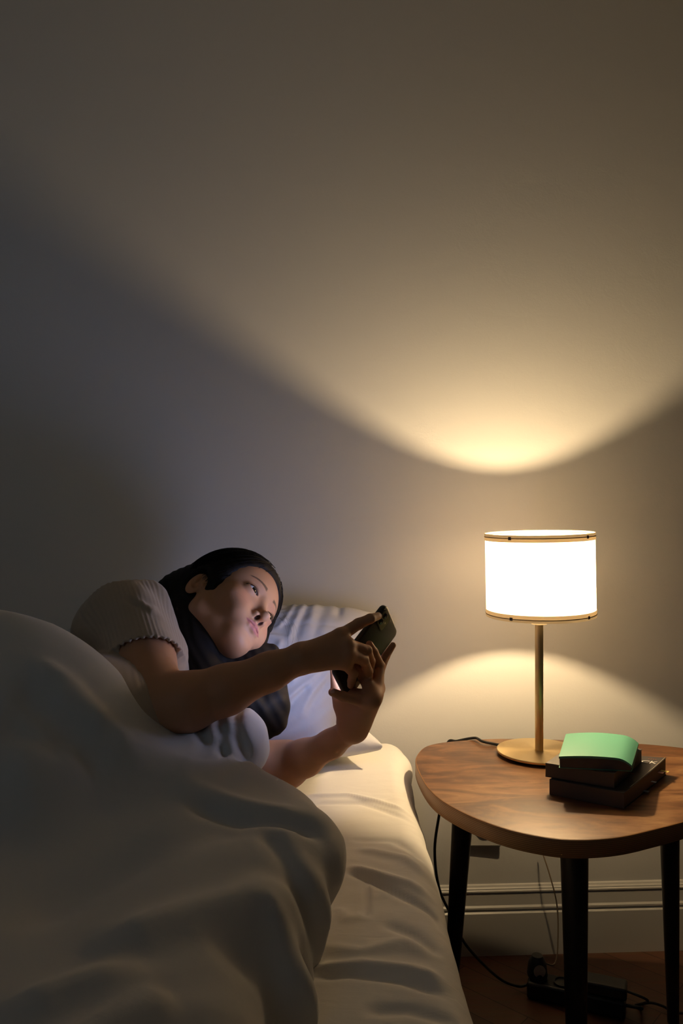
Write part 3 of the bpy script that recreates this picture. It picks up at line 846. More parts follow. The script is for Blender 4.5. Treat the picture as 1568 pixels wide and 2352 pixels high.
# leaning pillow: lines radiate from the head dent at local (-0.02,-0.05)
pl_lines = []
r_ = np.random.default_rng(11)
hx, hy = -0.02, 0.0
for k in range(26):
    a = math.radians(-75 + 150 * k / 25 + r_.uniform(-5, 5))
    r0 = r_.uniform(0.07, 0.13); r1 = r0 + r_.uniform(0.10, 0.24)
    pts = [(hx + r * math.cos(a + 0.35 * (r - r0) * r_.uniform(-2, 2)), hy + r * math.sin(a + 0.2 * (r - r0))) for r in np.linspace(r0, r1, 4)]
    pl_lines.append((pts, r_.choice([-1, 1]) * r_.uniform(0.001, 0.003), r_.uniform(0.005, 0.011)))
PXZ = [([(690, 1385), (674, 1393), (649, 1432), (641, 1447), (618, 1461)], 0.007, 0.005), ([(680, 1388), (660, 1405), (640, 1425)], -0.006, 0.006),
    ([(720, 1388), (702, 1399), (679, 1424), (664, 1457), (655, 1490)], 0.006, 0.007), ([(700, 1420), (682, 1450), (672, 1490)], -0.006, 0.007),
    ([(765, 1385), (738, 1393), (715, 1420), (700, 1460)], 0.005, 0.009), ([(790, 1390), (781, 1405), (781, 1427), (773, 1455)], -0.009, 0.008),
    ([(850, 1388), (824, 1403), (799, 1419), (790, 1430)], -0.006, 0.005), ([(745, 1420), (728, 1450), (715, 1490)], -0.005, 0.009),
    ([(780, 1540), (754, 1558), (717, 1591), (701, 1615), (690, 1640)], 0.007, 0.006), ([(740, 1545), (726, 1556), (681, 1584), (652, 1601), (630, 1625)], 0.006, 0.006),
    ([(755, 1575), (725, 1605), (705, 1635)], -0.007, 0.008), ([(710, 1575), (680, 1600), (655, 1630)], -0.007, 0.007),
    ([(785, 1605), (771, 1613), (722, 1635), (660, 1662), (620, 1675)], -0.008, 0.007), ([(790, 1625), (740, 1642), (690, 1665), (630, 1690)], 0.007, 0.006),
    ([(785, 1648), (701, 1680), (620, 1703)], -0.007, 0.005), ([(700, 1500), (680, 1540), (665, 1570)], 0.005, 0.008), ([(640, 1480), (632, 1500), (640, 1530)], 0.005, 0.006)]
PILM = frame((1, 0, 0.02), (0.0, 0.88, 0.47), 3)
SHEAR = 0.085
pil = pillow('pillow', (-0.240, 1.635, 0.730), PILM, 0.373, 0.205, 0.145, pl_lines, 21,
       'creased white pillow leaning on the wall behind the head, lit bluish by the phone screen', 'pillows under the head', amp=0.004, h=0.0034, xz=PXZ,
       dents=[])

# ------------------------------------------------------------------ duvet
def tps_fit(pts):
    pts = np.array(pts, float); n = len(pts)
    d = np.hypot(pts[:, None, 0] - pts[None, :, 0], pts[:, None, 1] - pts[None, :, 1])
    K = d ** 2 * np.log(d + 1e-9) + np.eye(n) * 0.0015
    Pm = np.c_[np.ones(n), pts[:, :2]]
    A = np.block([[K, Pm], [Pm.T, np.zeros((3, 3))]])
    w = np.linalg.solve(A, np.r_[pts[:, 2], 0, 0, 0])
    def H(X, Y):
        out = w[n] + w[n + 1] * X + w[n + 2] * Y
        for i in range(n):
            r2 = (X - pts[i, 0]) ** 2 + (Y - pts[i, 1]) ** 2
            out = out + w[i] * 0.5 * r2 * np.log(r2 + 1e-12)
        return out
    return H
ctrl = [P(0, 1500, 1.05), P(130, 1502, 1.08), P(230, 1547, 1.09), P(300, 1622, 1.09), P(390, 1732, 1.10),
        P(400, 1768, 1.07), P(520, 1766, 1.08), P(640, 1832, 1.06), P(760, 1862, 1.01), P(795, 1920, 0.98),
        P(0, 1900, 0.90), P(200, 1825, 0.98), P(100, 1700, 0.98), P(560, 1870, 0.98), P(400, 1900, 0.93), P(640, 1960, 0.91), P(760, 1960, 0.93),
        P(0, 2100, 0.78), P(300, 2050, 0.82), P(550, 2120, 0.80), P(700, 2100, 0.84), P(0, 2352, 0.62), P(300, 2352, 0.63), P(550, 2352, 0.66), P(680, 2320, 0.73),
        (-0.9, 1.1, 0.90), (-1.3, 1.1, 0.82), (-0.9, 0.6, 0.78), (-1.3, 0.6, 0.7), (-0.3, 0.35, 0.70), (-0.8, 0.3, 0.74), (-1.3, 0.2, 0.68), (-0.05, 0.3, 0.66), (-0.3, 0.0, 0.70), (-1.0, 0.0, 0.7), (0.0, 0.0, 0.66)]
HF = tps_fit(ctrl)
dp = lambda x, y, z=0.715: ((x - 784) / FPX * ((CAMZ - z) * FPX / (y - 1176)), (CAMZ - z) * FPX / (y - 1176))
q2p = lambda x, y, d: tuple(P(x, y, d)[:2])
dlines = [
    ([q2p(-40, 1905, .90), q2p(120, 1850, .96), q2p(260, 1795, 1.02), q2p(400, 1752, 1.06), q2p(520, 1746, 1.07)], 0.016, 0.035),
    ([q2p(420, 1800, 1.00), q2p(560, 1838, 0.985), q2p(660, 1842, 0.985), q2p(760, 1870, 0.975)], -0.013, 0.016),
    ([q2p(380, 1780, 1.03), q2p(560, 1815, 1.01), q2p(700, 1835, 1.0)], 0.006, 0.018),
    ([dp(200, 2150), dp(360, 2090), dp(520, 2035), dp(660, 1985), dp(770, 1935)], 0.014, 0.026),
    ([dp(230, 2190), dp(420, 2130), dp(600, 2060), dp(740, 2000)], -0.010, 0.022),
    ([dp(-20, 2290), dp(150, 2225), dp(330, 2165), dp(480, 2110), dp(560, 2085)], 0.012, 0.022),
    ([dp(0, 2100), dp(200, 2010), dp(420, 1930), dp(600, 1880)], -0.010, 0.030),
    ([dp(250, 2352), dp(440, 2250), dp(590, 2190), dp(700, 2130)], -0.014, 0.016),
    ([dp(330, 2352), dp(520, 2250), dp(640, 2210), dp(700, 2200)], 0.010, 0.016),
    ([dp(480, 2352), dp(580, 2290), dp(690, 2280)], -0.008, 0.014),
    ([dp(620, 2352), dp(660, 2300), dp(700, 2290)], 0.008, 0.012),
    ([dp(600, 1900), dp(690, 1960), dp(760, 1990)], -0.008, 0.014),
    ([dp(620, 2000), dp(690, 2060), dp(735, 2110)], 0.008, 0.014),
    ([dp(100, 2352), dp(260, 2270), dp(400, 2200)], 0.008, 0.018),
    ([q2p(60, 1540, 1.05), q2p(150, 1570, 1.05), q2p(240, 1650, 1.04), q2p(330, 1745, 1.03)], 0.008, 0.014),
    ([q2p(30, 1580, 1.02), q2p(120, 1620, 1.01), q2p(200, 1700, 1.0), q2p(260, 1760, 1.0)], -0.010, 0.018),
    ([q2p(120, 1600, 1.03), q2p(190, 1660, 1.03), q2p(250, 1740, 1.03)], 0.007, 0.012),
    ([q2p(0, 1680, .98), q2p(90, 1720, .98), q2p(160, 1790, .98)], -0.008, 0.018),
]
edge = [(0.016, 0.985), (0.006, 0.955), (-0.012, 0.925), (-0.022, 0.90), (-0.036, 0.88), (-0.034, 0.855), (-0.026, 0.83), (-0.030, 0.80), (-0.056, 0.78),
        (-0.052, 0.75), (-0.052, 0.70), (-0.02, 0.62), (-0.035, 0.5), (-0.01, 0.3), (-0.03, 0.0), (-0.02, -0.14), (-1.34, -0.14), (-1.36, 1.30), (-0.55, 1.195), (-0.42, 1.185),
        (-0.335, 1.175), (-0.275, 1.165), (-0.235, 1.165), (-0.15, 1.165), (-0.075, 1.145), (-0.02, 1.10), (0.008, 1.04)]
EDG = np.array([p for p in catmull([np.array(p) for p in edge], 4, True)])
def poly_sd(X, Y, Pg):
    d = np.full(X.shape, 1e9, dtype=np.float32); ins = np.zeros(X.shape, bool)
    n = len(Pg)
    for i in range(n):
        a = Pg[i]; b_ = Pg[(i + 1) % n]; e = b_ - a; l2 = e @ e + 1e-12
        t = np.clip(((X - a[0]) * e[0] + (Y - a[1]) * e[1]) / l2, 0, 1)
        dd = (X - a[0] - t * e[0]) ** 2 + (Y - a[1] - t * e[1]) ** 2
        d = np.minimum(d, dd)
        c = ((a[1] <= Y) & (b_[1] > Y)) | ((b_[1] <= Y) & (a[1] > Y))
        xi = a[0] + (Y - a[1]) / (e[1] if abs(e[1]) > 1e-9 else 1e-9) * e[0]
        ins ^= c & (X < xi)
    return np.where(ins, -np.sqrt(d), np.sqrt(d))
def duvet_fn(X, Y, Z):
    X2, Y2 = X[:, :, 0], Y[:, :, 0]
    Ht = HF(X2, Y2) + 1.3 * creases(X2, Y2, dlines) + 0.0035 * waves(X2, Y2, X2 * 0, 9, 13, octs=2)
    D = poly_sd(X2 + 0.004 * np.sin(Y2 * 60), Y2, EDG)
    # the side leans out with soft pleats
    a = (Z - Ht[:, :, None]) * 0.8
    pleat = 0.007 * np.sin(Y * 75 + 2 * np.sin(Y * 21) + Z * 25) * np.clip((0.72 - Z) / 0.1, 0, 1)
    b_ = D[:, :, None] + pleat + (0.08 + 0.36 * np.clip((Y - 0.90) / 0.10, 0, 1)) * np.clip(0.675 - Z, 0, 0.12)
    k = 0.075
    h = np.maximum(k - np.abs(a - b_), 0)
    return np.maximum(a, b_) + h * h / (4 * k)
f = Field()
f.op('add', duvet_fn, (-1.45, -0.16, MZ - 0.02), (0.05, 1.26, 0.96), 0)
f.op('cut', lambda X, Y, Z: (MZ - 0.008) - Z, (-1.5, -0.3, 0.3), (0.2, 1.5, MZ), 0.015)
# the rolled bunch of cover in front of the chest
f.ell(P(506, 1722, 1.215), (0.066, 0.060, 0.058), M=frame((1, 0.2, 0.12), (0, 1, 0)), k=0.03)
f.ell(P(560, 1700, 1.235), (0.040, 0.045, 0.043), k=0.03)
f.ell(P(430, 1745, 1.18), (0.05, 0.05, 0.035), k=0.03)
def bunch(X, Y, Z):
    c = P(520, 1715, 1.22)
    g = np.exp(-((X - c[0]) ** 2 + (Y - c[1]) ** 2 + (Z - c[2]) ** 2) / 0.085 ** 2)
    u = (X - c[0]); w = (Z - c[2])
    r = np.sqrt((u + 0.10) ** 2 + (w + 0.03) ** 2)
    return g * (0.0048 * np.sin(r * 170 + 6 * w + 4 * np.sin(u * 30)) + 0.0028 * np.sin((u + w) * 130 + 2 * np.sin(Y * 60)))
cb = P(520, 1715, 1.22)
f.op('disp', bunch, cb - 0.17, cb + 0.17, 0, pad=0)
V, Q = f.mesh('duvet', (-1.40, -0.20, MZ - 0.02), (0.06, 1.34, 0.97), 0.0055)
V1, Q1 = keep_big(V, Q)
dv = link('duvet', mesh_np('duvet', V1, Q1), m_duvet)
tag(dv, 'rumpled white duvet heaped over the lying person, covering the left of the bed', 'duvet')
# ------------------------------------------------------------------ phone
def norm(v): v = np.array(v, float); return v / np.linalg.norm(v)
PC = P(839.5, 1495, 1.285)
PL = norm((0.576, 0.488, 0.657)); PW = np.array((0.292, 0.627, -0.722)); PW = norm(PW - PL * (PL @ PW))
PN = norm(np.cross(PL, PW))            # screen side (towards the face)
HL, HW, HT = 0.0750, 0.0388, 0.0048
def ph(l, w, n): return PC + PL * l + PW * w + PN * n
def back_depth(x, y, off=0.0):
    """distance along the view of the phone's back plane (moved off metres outwards) at a photo pixel"""
    r = np.array([(x - 784) / FPX, 1.0, -(y - 1176) / FPX])
    c = PC - PN * (HT + off) - np.array([0, 0, CAMZ])
    return float((PN @ c) / (PN @ r))
def on_back(x, y, off): return P(x, y, back_depth(x, y, off))
m_case = mat('dark_green_phone_case', (0.018, 0.024, 0.018), 0.42, spec=0.4)
m_lens = mat('lens_glass', (0.004, 0.004, 0.006), 0.08)
m_cam = mat('pale_green_camera_glass', (0.16, 0.18, 0.10), 0.25)
m_ring = mat('lens_ring', (0.05, 0.06, 0.05), 0.3, metal=0.5)
m_flash = mat('flash_lens', (0.6, 0.55, 0.35), 0.3)
m_screen = bpy.data.materials.new('lit_screen'); m_screen.use_nodes = True
nt = m_screen.node_tree; nt.nodes.clear()
em = nt.nodes.new('ShaderNodeEmission'); em.inputs['Color'].default_value = (0.50, 0.58, 1.0, 1); em.inputs['Strength'].default_value = SCREEN_EMIT
ou = nt.nodes.new('ShaderNodeOutputMaterial'); nt.links.new(em.outputs[0], ou.inputs[0])
phone = empty('smartphone', tuple(PC)); tag(phone, 'smartphone in a dark green case held up in both hands', 'phone')
def rrect(hl, hw, r, n, k=10):
    out = []
    for (sl, sw, a0) in ((1, 1, 0), (-1, 1, 90), (-1, -1, 180), (1, -1, 270)):
        for i in range(k + 1):
            a = math.radians(a0 + 90 * i / k)
            out.append((sl * (hl - r) + r * math.cos(a), sw * (hw - r) + r * math.sin(a), n))
    return out
def prism(layers):
    V = []; F = []
    n = len(layers[0])
    for L_ in layers: V += [ph(*p) for p in L_]
    for i in range(len(layers) - 1):
        for k in range(n): F.append((i * n + k, i * n + (k + 1) % n, (i + 1) * n + (k + 1) % n, (i + 1) * n + k))
    F.append(tuple(reversed(range(n)))); F.append(tuple(range((len(layers) - 1) * n, len(layers) * n)))
    return MB().add(V, F)
def fixn(o):
    b_ = _bm.new(); b_.from_mesh(o.data); _bm.ops.recalc_face_normals(b_, faces=b_.faces); b_.to_mesh(o.data); b_.free(); return o
lay = []
for ins, n_ in [(0.0030, -HT), (0.0012, -HT + 0.0008), (0.0002, -HT + 0.0025), (0, 0.0), (0.0002, HT - 0.0022), (0.0010, HT - 0.0006), (0.0022, HT)]:
    lay.append(rrect(HL - ins, HW - ins, 0.0105 - ins * 0.6, n_))
fixn(prism(lay).build('case', m_case, phone, angle=50))
fixn(prism([rrect(HL - 0.0035, HW - 0.0035, 0.008, HT + 0.0001), rrect(HL - 0.0035, HW - 0.0035, 0.008, HT + 0.0004)]).build('screen', m_screen, phone))
# camera window near the top corner on the side of the left long edge (seen from behind)
cl_, cw_ = HL - 0.0205, -HW + 0.0195
def at_cam(layers): return [[(p[0] + cl_, p[1] + cw_, p[2]) for p in L_] for L_ in layers]
cs = 0.0135
fixn(prism(at_cam([rrect(cs + 0.0016, cs + 0.0016, 0.0062, -HT + 0.0002), rrect(cs + 0.0014, cs + 0.0014, 0.006, -HT - 0.0010), rrect(cs, cs, 0.005, -HT - 0.0010)])).build('camera_rim', m_case, phone, angle=40))
camp = fixn(prism(at_cam([rrect(cs, cs, 0.005, -HT + 0.0002), rrect(cs, cs, 0.005, -HT - 0.0012)])).build('camera_plate', m_cam, phone, angle=40))
PF = np.array([PL, PW, -PN]).T
for (l, w) in ((0.0062, -0.0045), (-0.0066, -0.0045)):
    c_ = ph(cl_ + l, cw_ + w, -HT - 0.0012)
    fixn(MB().lathe([(0.0, 0.0), (0.0052, 0.0), (0.0052, 0.0012), (0.0044, 0.0014), (0.0044, 0.0008), (0, 0.0008)], c_, 32, PF).build('lens_ring', m_ring, camp))
    fixn(MB().lathe([(0.0, 0.0008), (0.0042, 0.0008), (0.0030, 0.00105), (0, 0.0012)], c_, 32, PF).build('lens', m_lens, camp))
fixn(MB().lathe([(0.0, 0.0), (0.0020, 0.0), (0.0018, 0.0004), (0, 0.0005)], ph(cl_ + 0.0, cw_ + 0.0072, -HT - 0.0012), 20, PF).build('flash', m_flash, camp))
fixn(MB().lathe([(0.0, 0.0), (0.0007, 0.0), (0, 0.0002)], ph(cl_ - 0.0005, cw_ + 0.0012, -HT - 0.0012), 12, PF).build('microphone', m_lens, camp))

# ------------------------------------------------------------------ person
HS = 1.037
HO = P(605.5, 1385.6, 1.42)                                   # midpoint between the eyes
HR = np.array([[-0.3883, -0.4468, 0.8043], [0.8963, -0.3843, 0.2230], [0.2092, 0.8079, 0.5498]])   # her right, forward, up
HR = np.array([norm(r) for r in HR])
def hd(x, y, z): return HO + HS * (HR[0] * x + HR[1] * y + HR[2] * z)
BF = Field()
def Hc(a, b, r1, r2, k, mode='add'): BF.cone(hd(*a), hd(*b), r1 * HS, r2 * HS, k * HS, mode)
def He(c, r, k, mode='add', M=None):
    MM = HR if M is None else (np.array(M) @ HR)
    BF.ell(hd(*c), np.array(r) * HS, M=MM, k=k * HS, mode=mode)
def Hb(c, sg, amp): BF.bump(hd(*c), np.array(sg) * HS * np.ones(3), amp * HS, M=HR)

# --- torso, neck, arms (room coordinates)
SH_R = P(300, 1420, 1.325); EL_R = P(362, 1628, 1.17); WR_R = P(693, 1512, 1.205)
SH_L = np.array([-0.245, 1.36, 0.665]); EL_L = P(655, 1757, 1.395); WR_L = P(812, 1672, 1.285)
NB = np.array([-0.290, 1.335, 0.805])
HEADB = hd(0, -0.085, -0.075)
CH = np.array([-0.375, 1.18, 0.770]); HIP = np.array([-0.47, 1.06, 0.700])
BF.cone(HIP, CH, 0.080, 0.095, 0.03)
BF.cone(CH, NB, 0.095, 0.060, 0.05)
BF.cone(NB, SH_R, 0.045, 0.047, 0.05)
BF.cone(NB, SH_L, 0.05, 0.047, 0.05)
BF.cone(NB, HEADB, 0.048, 0.042, 0.025)
BF.cone(NB + np.array([0.008, 0.01, -0.005]), hd(0, -0.085, -0.075), 0.028, 0.022, 0.015)
def limb(pts, rs, k):
    for i in range(len(pts) - 1): BF.cone(pts[i], pts[i + 1], rs[i], rs[i + 1], k)
def mid(a, b, t): return a * (1 - t) + b * t
limb([SH_R, mid(SH_R, EL_R, 0.45), mid(SH_R, EL_R, 0.85), EL_R], [0.051, 0.049, 0.044, 0.0425], 0.02)
e_ = EL_R + np.array([-0.004, 0.0, -0.004])
limb([EL_R, P(430, 1612, 1.175), P(520, 1584, 1.185), P(620, 1542, 1.20), WR_R], [0.0425, 0.0425, 0.0360, 0.0275, 0.0225], 0.015)
limb([SH_L, EL_L], [0.046, 0.040], 0.03)
limb([EL_L, P(700, 1741, 1.36), P(760, 1709, 1.32), WR_L], [0.040, 0.0300, 0.0220, 0.0205], 0.015)

# --- hands -----------------------------------------------------------------
def finger(pts, rs, k0=0.006, k=0.003):
    rs = [r * 0.94 for r in rs]
    for i in range(len(pts) - 1): BF.cone(pts[i], pts[i + 1], rs[i], rs[i + 1], k0 if i == 0 else k)
# right hand: back of the hand to the camera
rI = P(781, 1460, 1.222); rM = P(797, 1481, 1.212); rR = P(799, 1503, 1.207); rL = P(792, 1523, 1.207)
for q_, r_e, r0 in ((rI, 0.0120, 0.018), (rM, 0.0118, 0.0185), (rR, 0.0112, 0.018), (rL, 0.0105, 0.017)):
    BF.cone(WR_R, q_, r0, r_e, 0.012)
BF.cone(P(730, 1505, 1.215), P(772, 1490, 1.222), 0.0205, 0.0175, 0.012)
ob = on_back
finger([rI, P(823, 1433, 1.245), P(850, 1421, back_depth(850, 1421, 0.010)), ob(868, 1415, 0.0078)], [0.0112, 0.0095, 0.0083, 0.0066])
finger([rM, P(842, 1494, back_depth(842, 1494, 0.022)), P(851, 1519, back_depth(851, 1519, 0.018)), P(850, 1539, back_depth(850, 1539, 0.012))], [0.0108, 0.0090, 0.0078, 0.0064])
finger([rR, P(835, 1517, back_depth(835, 1517, 0.027)), P(846, 1542, back_depth(846, 1542, 0.024)), P(848, 1553, back_depth(848, 1553, 0.022))], [0.0102, 0.0087, 0.0074, 0.0062])
finger([rL, P(811, 1546, back_depth(811, 1546, 0.020)), P(807, 1564, back_depth(807, 1564, 0.013)), ob(805, 1574, 0.0075)], [0.0098, 0.0080, 0.0070, 0.0060])
# thumb on the screen side
tb0 = P(735, 1495, 1.235)
finger([tb0, P(776, 1504, 1.270), ph(-0.016, -0.036, HT + 0.018), ph(-0.006, -0.014, HT + 0.009)], [0.0150, 0.0125, 0.0098, 0.0080], 0.012)
# left hand: little-finger edge to the camera, palm behind the phone
lM = P(861, 1592, 1.262); lR_ = P(858, 1600, 1.250); lL = P(853, 1611, 1.240); lI = P(866, 1582, 1.280)
BF.cone(WR_L, lL, 0.0205, 0.0140, 0.010); BF.cone(WR_L, lR_, 0.020, 0.0135, 0.010); BF.cone(WR_L, lM, 0.020, 0.0130, 0.010); BF.cone(WR_L, lI, 0.019, 0.0125, 0.010)
BF.cone(P(806, 1652, 1.285), P(798, 1604, 1.278), 0.0225, 0.0210, 0.012)
BF.cone(P(815, 1648, 1.282), P(830, 1612, 1.268), 0.0230, 0.0190, 0.012)
finger([lI, P(871, 1542, 1.310), P(885, 1508, 1.330), P(902, 1482, 1.340)], [0.0118, 0.0088, 0.0074, 0.0058])
finger([lM, P(871, 1530, back_depth(871, 1530, 0.012)), P(857, 1498, back_depth(857, 1498, 0.0098)), ob(848, 1480, 0.0074)], [0.0125, 0.0098, 0.0084, 0.0064])
finger([lR_, P(836, 1558, back_depth(836, 1558, 0.012)), P(822, 1536, back_depth(822, 1536, 0.010)), ob(812, 1520, 0.0075)], [0.0120, 0.0097, 0.0082, 0.0068])
bot = lambda w, d, n=0.0: ph(-HL - d, w, n)
finger([lL, P(820, 1607, 1.2375), P(788, 1600, 1.2265), P(763, 1590, 1.2185)], [0.0120, 0.0096, 0.0083, 0.0068])
BF.bump(P(862, 1600, 1.24), 0.010, 0.0020); BF.bump(P(848, 1612, 1.225), 0.010, 0.0016)
finger([P(790, 1612, 1.290), P(778, 1585, 1.298), ph(-0.040, -0.030, HT + 0.0175), ph(-0.018, -0.012, HT + 0.0088)], [0.0190, 0.0145, 0.0105, 0.0082], 0.014)
# knuckles and tendons on the back of the right hand
for q_, am in ((P(778, 1450, 1.208), 0.0012), (P(797, 1472, 1.199), 0.0026), (P(800, 1497, 1.194), 0.0020), (P(795, 1518, 1.194), 0.0018)):
    BF.bump(q_, 0.0085, am)
for q_ in (P(690, 1497, 1.186), ): BF.bump(q_, 0.012, 0.0035)
for q_ in (P(842, 1490, back_depth(842, 1490, 0.03)), P(836, 1513, back_depth(836, 1513, 0.034)), P(812, 1543, back_depth(812, 1543, 0.026)), P(822, 1428, 1.236), P(873, 1527, back_depth(873, 1527, 0.02))):
    BF.bump(q_, 0.006, 0.0009)
BF.bump(P(836, 1634, 1.245), (0.010), 0.001)

# --- head ------------------------------------------------------------------
He((0, -0.088, 0.030), (0.0735, 0.090, 0.084), 0.02)
He((0, -0.048, 0.030), (0.0640, 0.0525, 0.062), 0.02)       # forehead
He((0, -0.055, -0.033), (0.0580, 0.0520, 0.069), 0.02)      # face mass
for s_ in (-1, 1):
    He((s_ * 0.041, -0.032, -0.030), (0.023, 0.022, 0.024), 0.018)         # cheek
    He((s_ * 0.030, -0.020, -0.052), (0.019, 0.018, 0.022), 0.016)
    Hc((s_ * 0.054, -0.080, -0.058), (s_ * 0.014, -0.036, -0.094), 0.015, 0.0125, 0.018)   # jaw
    Hc((s_ * 0.059, -0.080, -0.020), (s_ * 0.054, -0.080, -0.058), 0.012, 0.015, 0.02)
He((0, -0.0225, -0.0955), (0.0165, 0.0160, 0.0140), 0.020)
for s_ in (-1, 1): He((s_ * 0.013, -0.0235, -0.0835), (0.015, 0.0145, 0.015), 0.016)      # chin
Hc((0, -0.064, -0.078), (0, -0.034, -0.092), 0.018, 0.012, 0.014)
# brow, sockets
for s_ in (-1, 1):
    Hb((s_ * 0.024, 0.000, 0.018), (0.016, 0.012, 0.007), 0.0016)
    Hb((s_ * 0.030, 0.004, 0.001), (0.015, 0.018, 0.011), -0.0050)
    Hb((s_ * 0.013, 0.004, -0.001), (0.006, 0.012, 0.010), -0.0022)
# nose
Hc((0, -0.0100, 0.010), (0, 0.0100, -0.034), 0.0085, 0.0076, 0.010)
He((0, 0.0145, -0.0385), (0.0092, 0.0102, 0.0084), 0.006)
for s_ in (-1, 1):
    He((s_ * 0.0118, 0.0012, -0.0425), (0.0058, 0.0092, 0.0066), 0.0045)
Hc((0, -0.002, -0.0495), (0, 0.014, -0.0445), 0.0038, 0.0045, 0.004)
# mouth mound, lips
He((0, -0.0145, -0.064), (0.029, 0.0165, 0.020), 0.012)
for s_ in (-1, 1):
    Hc((s_ * 0.0035, 0.0018, -0.0590), (s_ * 0.0130, -0.0020, -0.0600), 0.0042, 0.0038, 0.004)
    Hc((s_ * 0.0130, -0.0020, -0.0600), (s_ * 0.0235, -0.0085, -0.0632), 0.0038, 0.0022, 0.003)
    Hc((0, 0.0002, -0.0685), (s_ * 0.0110, -0.0020, -0.0675), 0.0052, 0.0048, 0.004)
    Hc((s_ * 0.0110, -0.0020, -0.0675), (s_ * 0.0215, -0.0085, -0.0645), 0.0045, 0.0022, 0.003)
Hb((0, 0.003, -0.0795), (0.014, 0.010, 0.005), -0.0018)
Hb((0, 0.006, -0.0535), (0.0030, 0.010, 0.004), -0.0010)
# mouth line
LP = [(-0.0240, -0.0080, -0.0640), (-0.012, 0.0012, -0.0632), (0, 0.0052, -0.0640), (0.012, 0.0012, -0.0632), (0.0240, -0.0080, -0.0640)]
for a_, b_ in zip(LP[:-1], LP[1:]): Hc(a_, b_, 0.0011, 0.0011, 0.0020, 'sub')
# nostrils
for s_ in (-1, 1):
    q_ = math.radians(18) * s_
    He((s_ * 0.0068, 0.0070, -0.0488), (0.0034, 0.0056, 0.0055), 0.0018, 'sub')
# eyes
EYE = [(s_ * 0.0310, -0.0128, 0.0) for s_ in (1, -1)]
ER = 0.0118
for (ex, ey, ez), s_ in zip(EYE, (1, -1)):
    He((ex, ey - 0.0006, ez + 0.0006), (0.0160, 0.0134, 0.0122), 0.006)
    # almond opening in three overlapping pieces
    tl = lambda dx, dz: (ex + s_ * dx, ey + 0.013, ez + dz)
    He(tl(-0.0055, -0.0012), (0.0068, 0.0100, 0.0026), 0.0012, 'sub')
    He(tl(0.0010, -0.0005), (0.0090, 0.0110, 0.0032), 0.0014, 'sub')
    He(tl(0.0065, 0.0008), (0.0068, 0.0110, 0.0026), 0.0012, 'sub')
    # crease above the lid
    for k_ in range(6):
        t_ = -0.010 + 0.0045 * k_
        Hb((ex + s_ * t_, ey + 0.0122 - 18 * t_ * t_, ez + 0.0078 - 14 * (t_ - 0.001) ** 2 + 0.03 * t_), (0.0030, 0.004, 0.0011), -0.0007)
# ears
for s_ in (1, -1):
    a_ = math.radians(24) * s_
    ME = np.array([[math.cos(a_), math.sin(a_), 0.0], [-math.sin(a_), math.cos(a_), 0], [0, 0, 1.0]])
    tiltm = math.radians(-12); c_, s2 = math.cos(tiltm), math.sin(tiltm)
    M2 = np.array([[1, 0, 0], [0, c_, s2], [0, -s2, c_]]) @ ME
    ctr = np.array((s_ * 0.0765, -0.094, -0.010))
    He(tuple(ctr), (0.0060, 0.0150, 0.0275), 0.005, M=M2)
    He(tuple(ctr + np.array([s_ * 0.0055, 0.003, 0.006])), (0.0062, 0.0098, 0.0180), 0.002, 'sub', M=M2)
    He(tuple(ctr + np.array([s_ * 0.0035, 0.004, -0.008])), (0.0065, 0.0065, 0.0085), 0.003, 'sub', M=M2)
    He(tuple(ctr + np.array([s_ * 0.0022, -0.002, 0.011])), (0.0040, 0.0050, 0.0120), 0.003, M=M2)
    He(tuple(ctr + np.array([-s_ * 0.002, 0.015, -0.008])), (0.0045, 0.0040, 0.0060), 0.004)   # tragus

V, Q = BF.mesh('body', (-0.66, 0.74, 0.52), (0.13, 1.72, 1.10), 0.00135)
V, Q = keep_big(V, Q, 0.01)
print('body', len(V), len(Q))

# --- colouring of skin features
loc = (V - HO) @ HR.T / HS
inhead = (np.abs(loc[:, 0]) < 0.1) & (loc[:, 1] > -0.09) & (np.abs(loc[:, 2]) < 0.14)
base = np.tile(np.array([0.50, 0.25, 0.13]), (len(V), 1))
def blend(cols, w, c):
    w = np.clip(w, 0, 1)[:, None]; return cols * (1 - w) + np.array(c) * w
x, y, z = loc.T
sm = lambda v: np.clip(v, 0, 1) ** 2 * (3 - 2 * np.clip(v, 0, 1))
# cheeks
for s_ in (-1, 1):
    base = blend(base, 0.30 * np.exp(-(((x - s_ * 0.042) / 0.020) ** 2 + ((z + 0.028) / 0.018) ** 2)) * (y > -0.06) * inhead, (0.62, 0.24, 0.17))
# lips: upper edge a soft bow, lower edge an arc
ax_ = np.abs(x)
up = -0.0560 - 0.0010 * np.exp(-(x / 0.003) ** 2) - 0.0062 * (ax_ / 0.024) ** 1.7
lo_ = -0.0740 + 0.0100 * (ax_ / 0.023) ** 2.2
wl_ = sm((up - z) / 0.0016) * sm((z - lo_) / 0.0018) * (ax_ < 0.0245) * (y > -0.013) * inhead
base = blend(base, wl_ * 0.85, (0.46, 0.145, 0.125))
base = blend(base, wl_ * 0.5 * sm((0.0022 - np.abs(z + 0.0638)) / 0.0015), (0.22, 0.05, 0.045))
# brows
for s_ in (-1, 1):
    t_ = (s_ * x - 0.012) / 0.036
    zc = 0.0190 + 0.0048 * np.sin(np.clip(t_, 0, 1) * math.pi * 0.62) - 0.003 * np.clip(t_ - 0.7, 0, 1)
    hw_ = 0.0036 * (1 - 0.65 * np.clip(t_, 0, 1)) 
    w_ = sm((hw_ - np.abs(z - zc)) / 0.0016 + 0.4) * sm((t_ + 0.04) * 10) * sm((1.06 - t_) * 7) * (y > -0.06) * inhead
    base = blend(base, 0.86 * w_, (0.05, 0.028, 0.020))
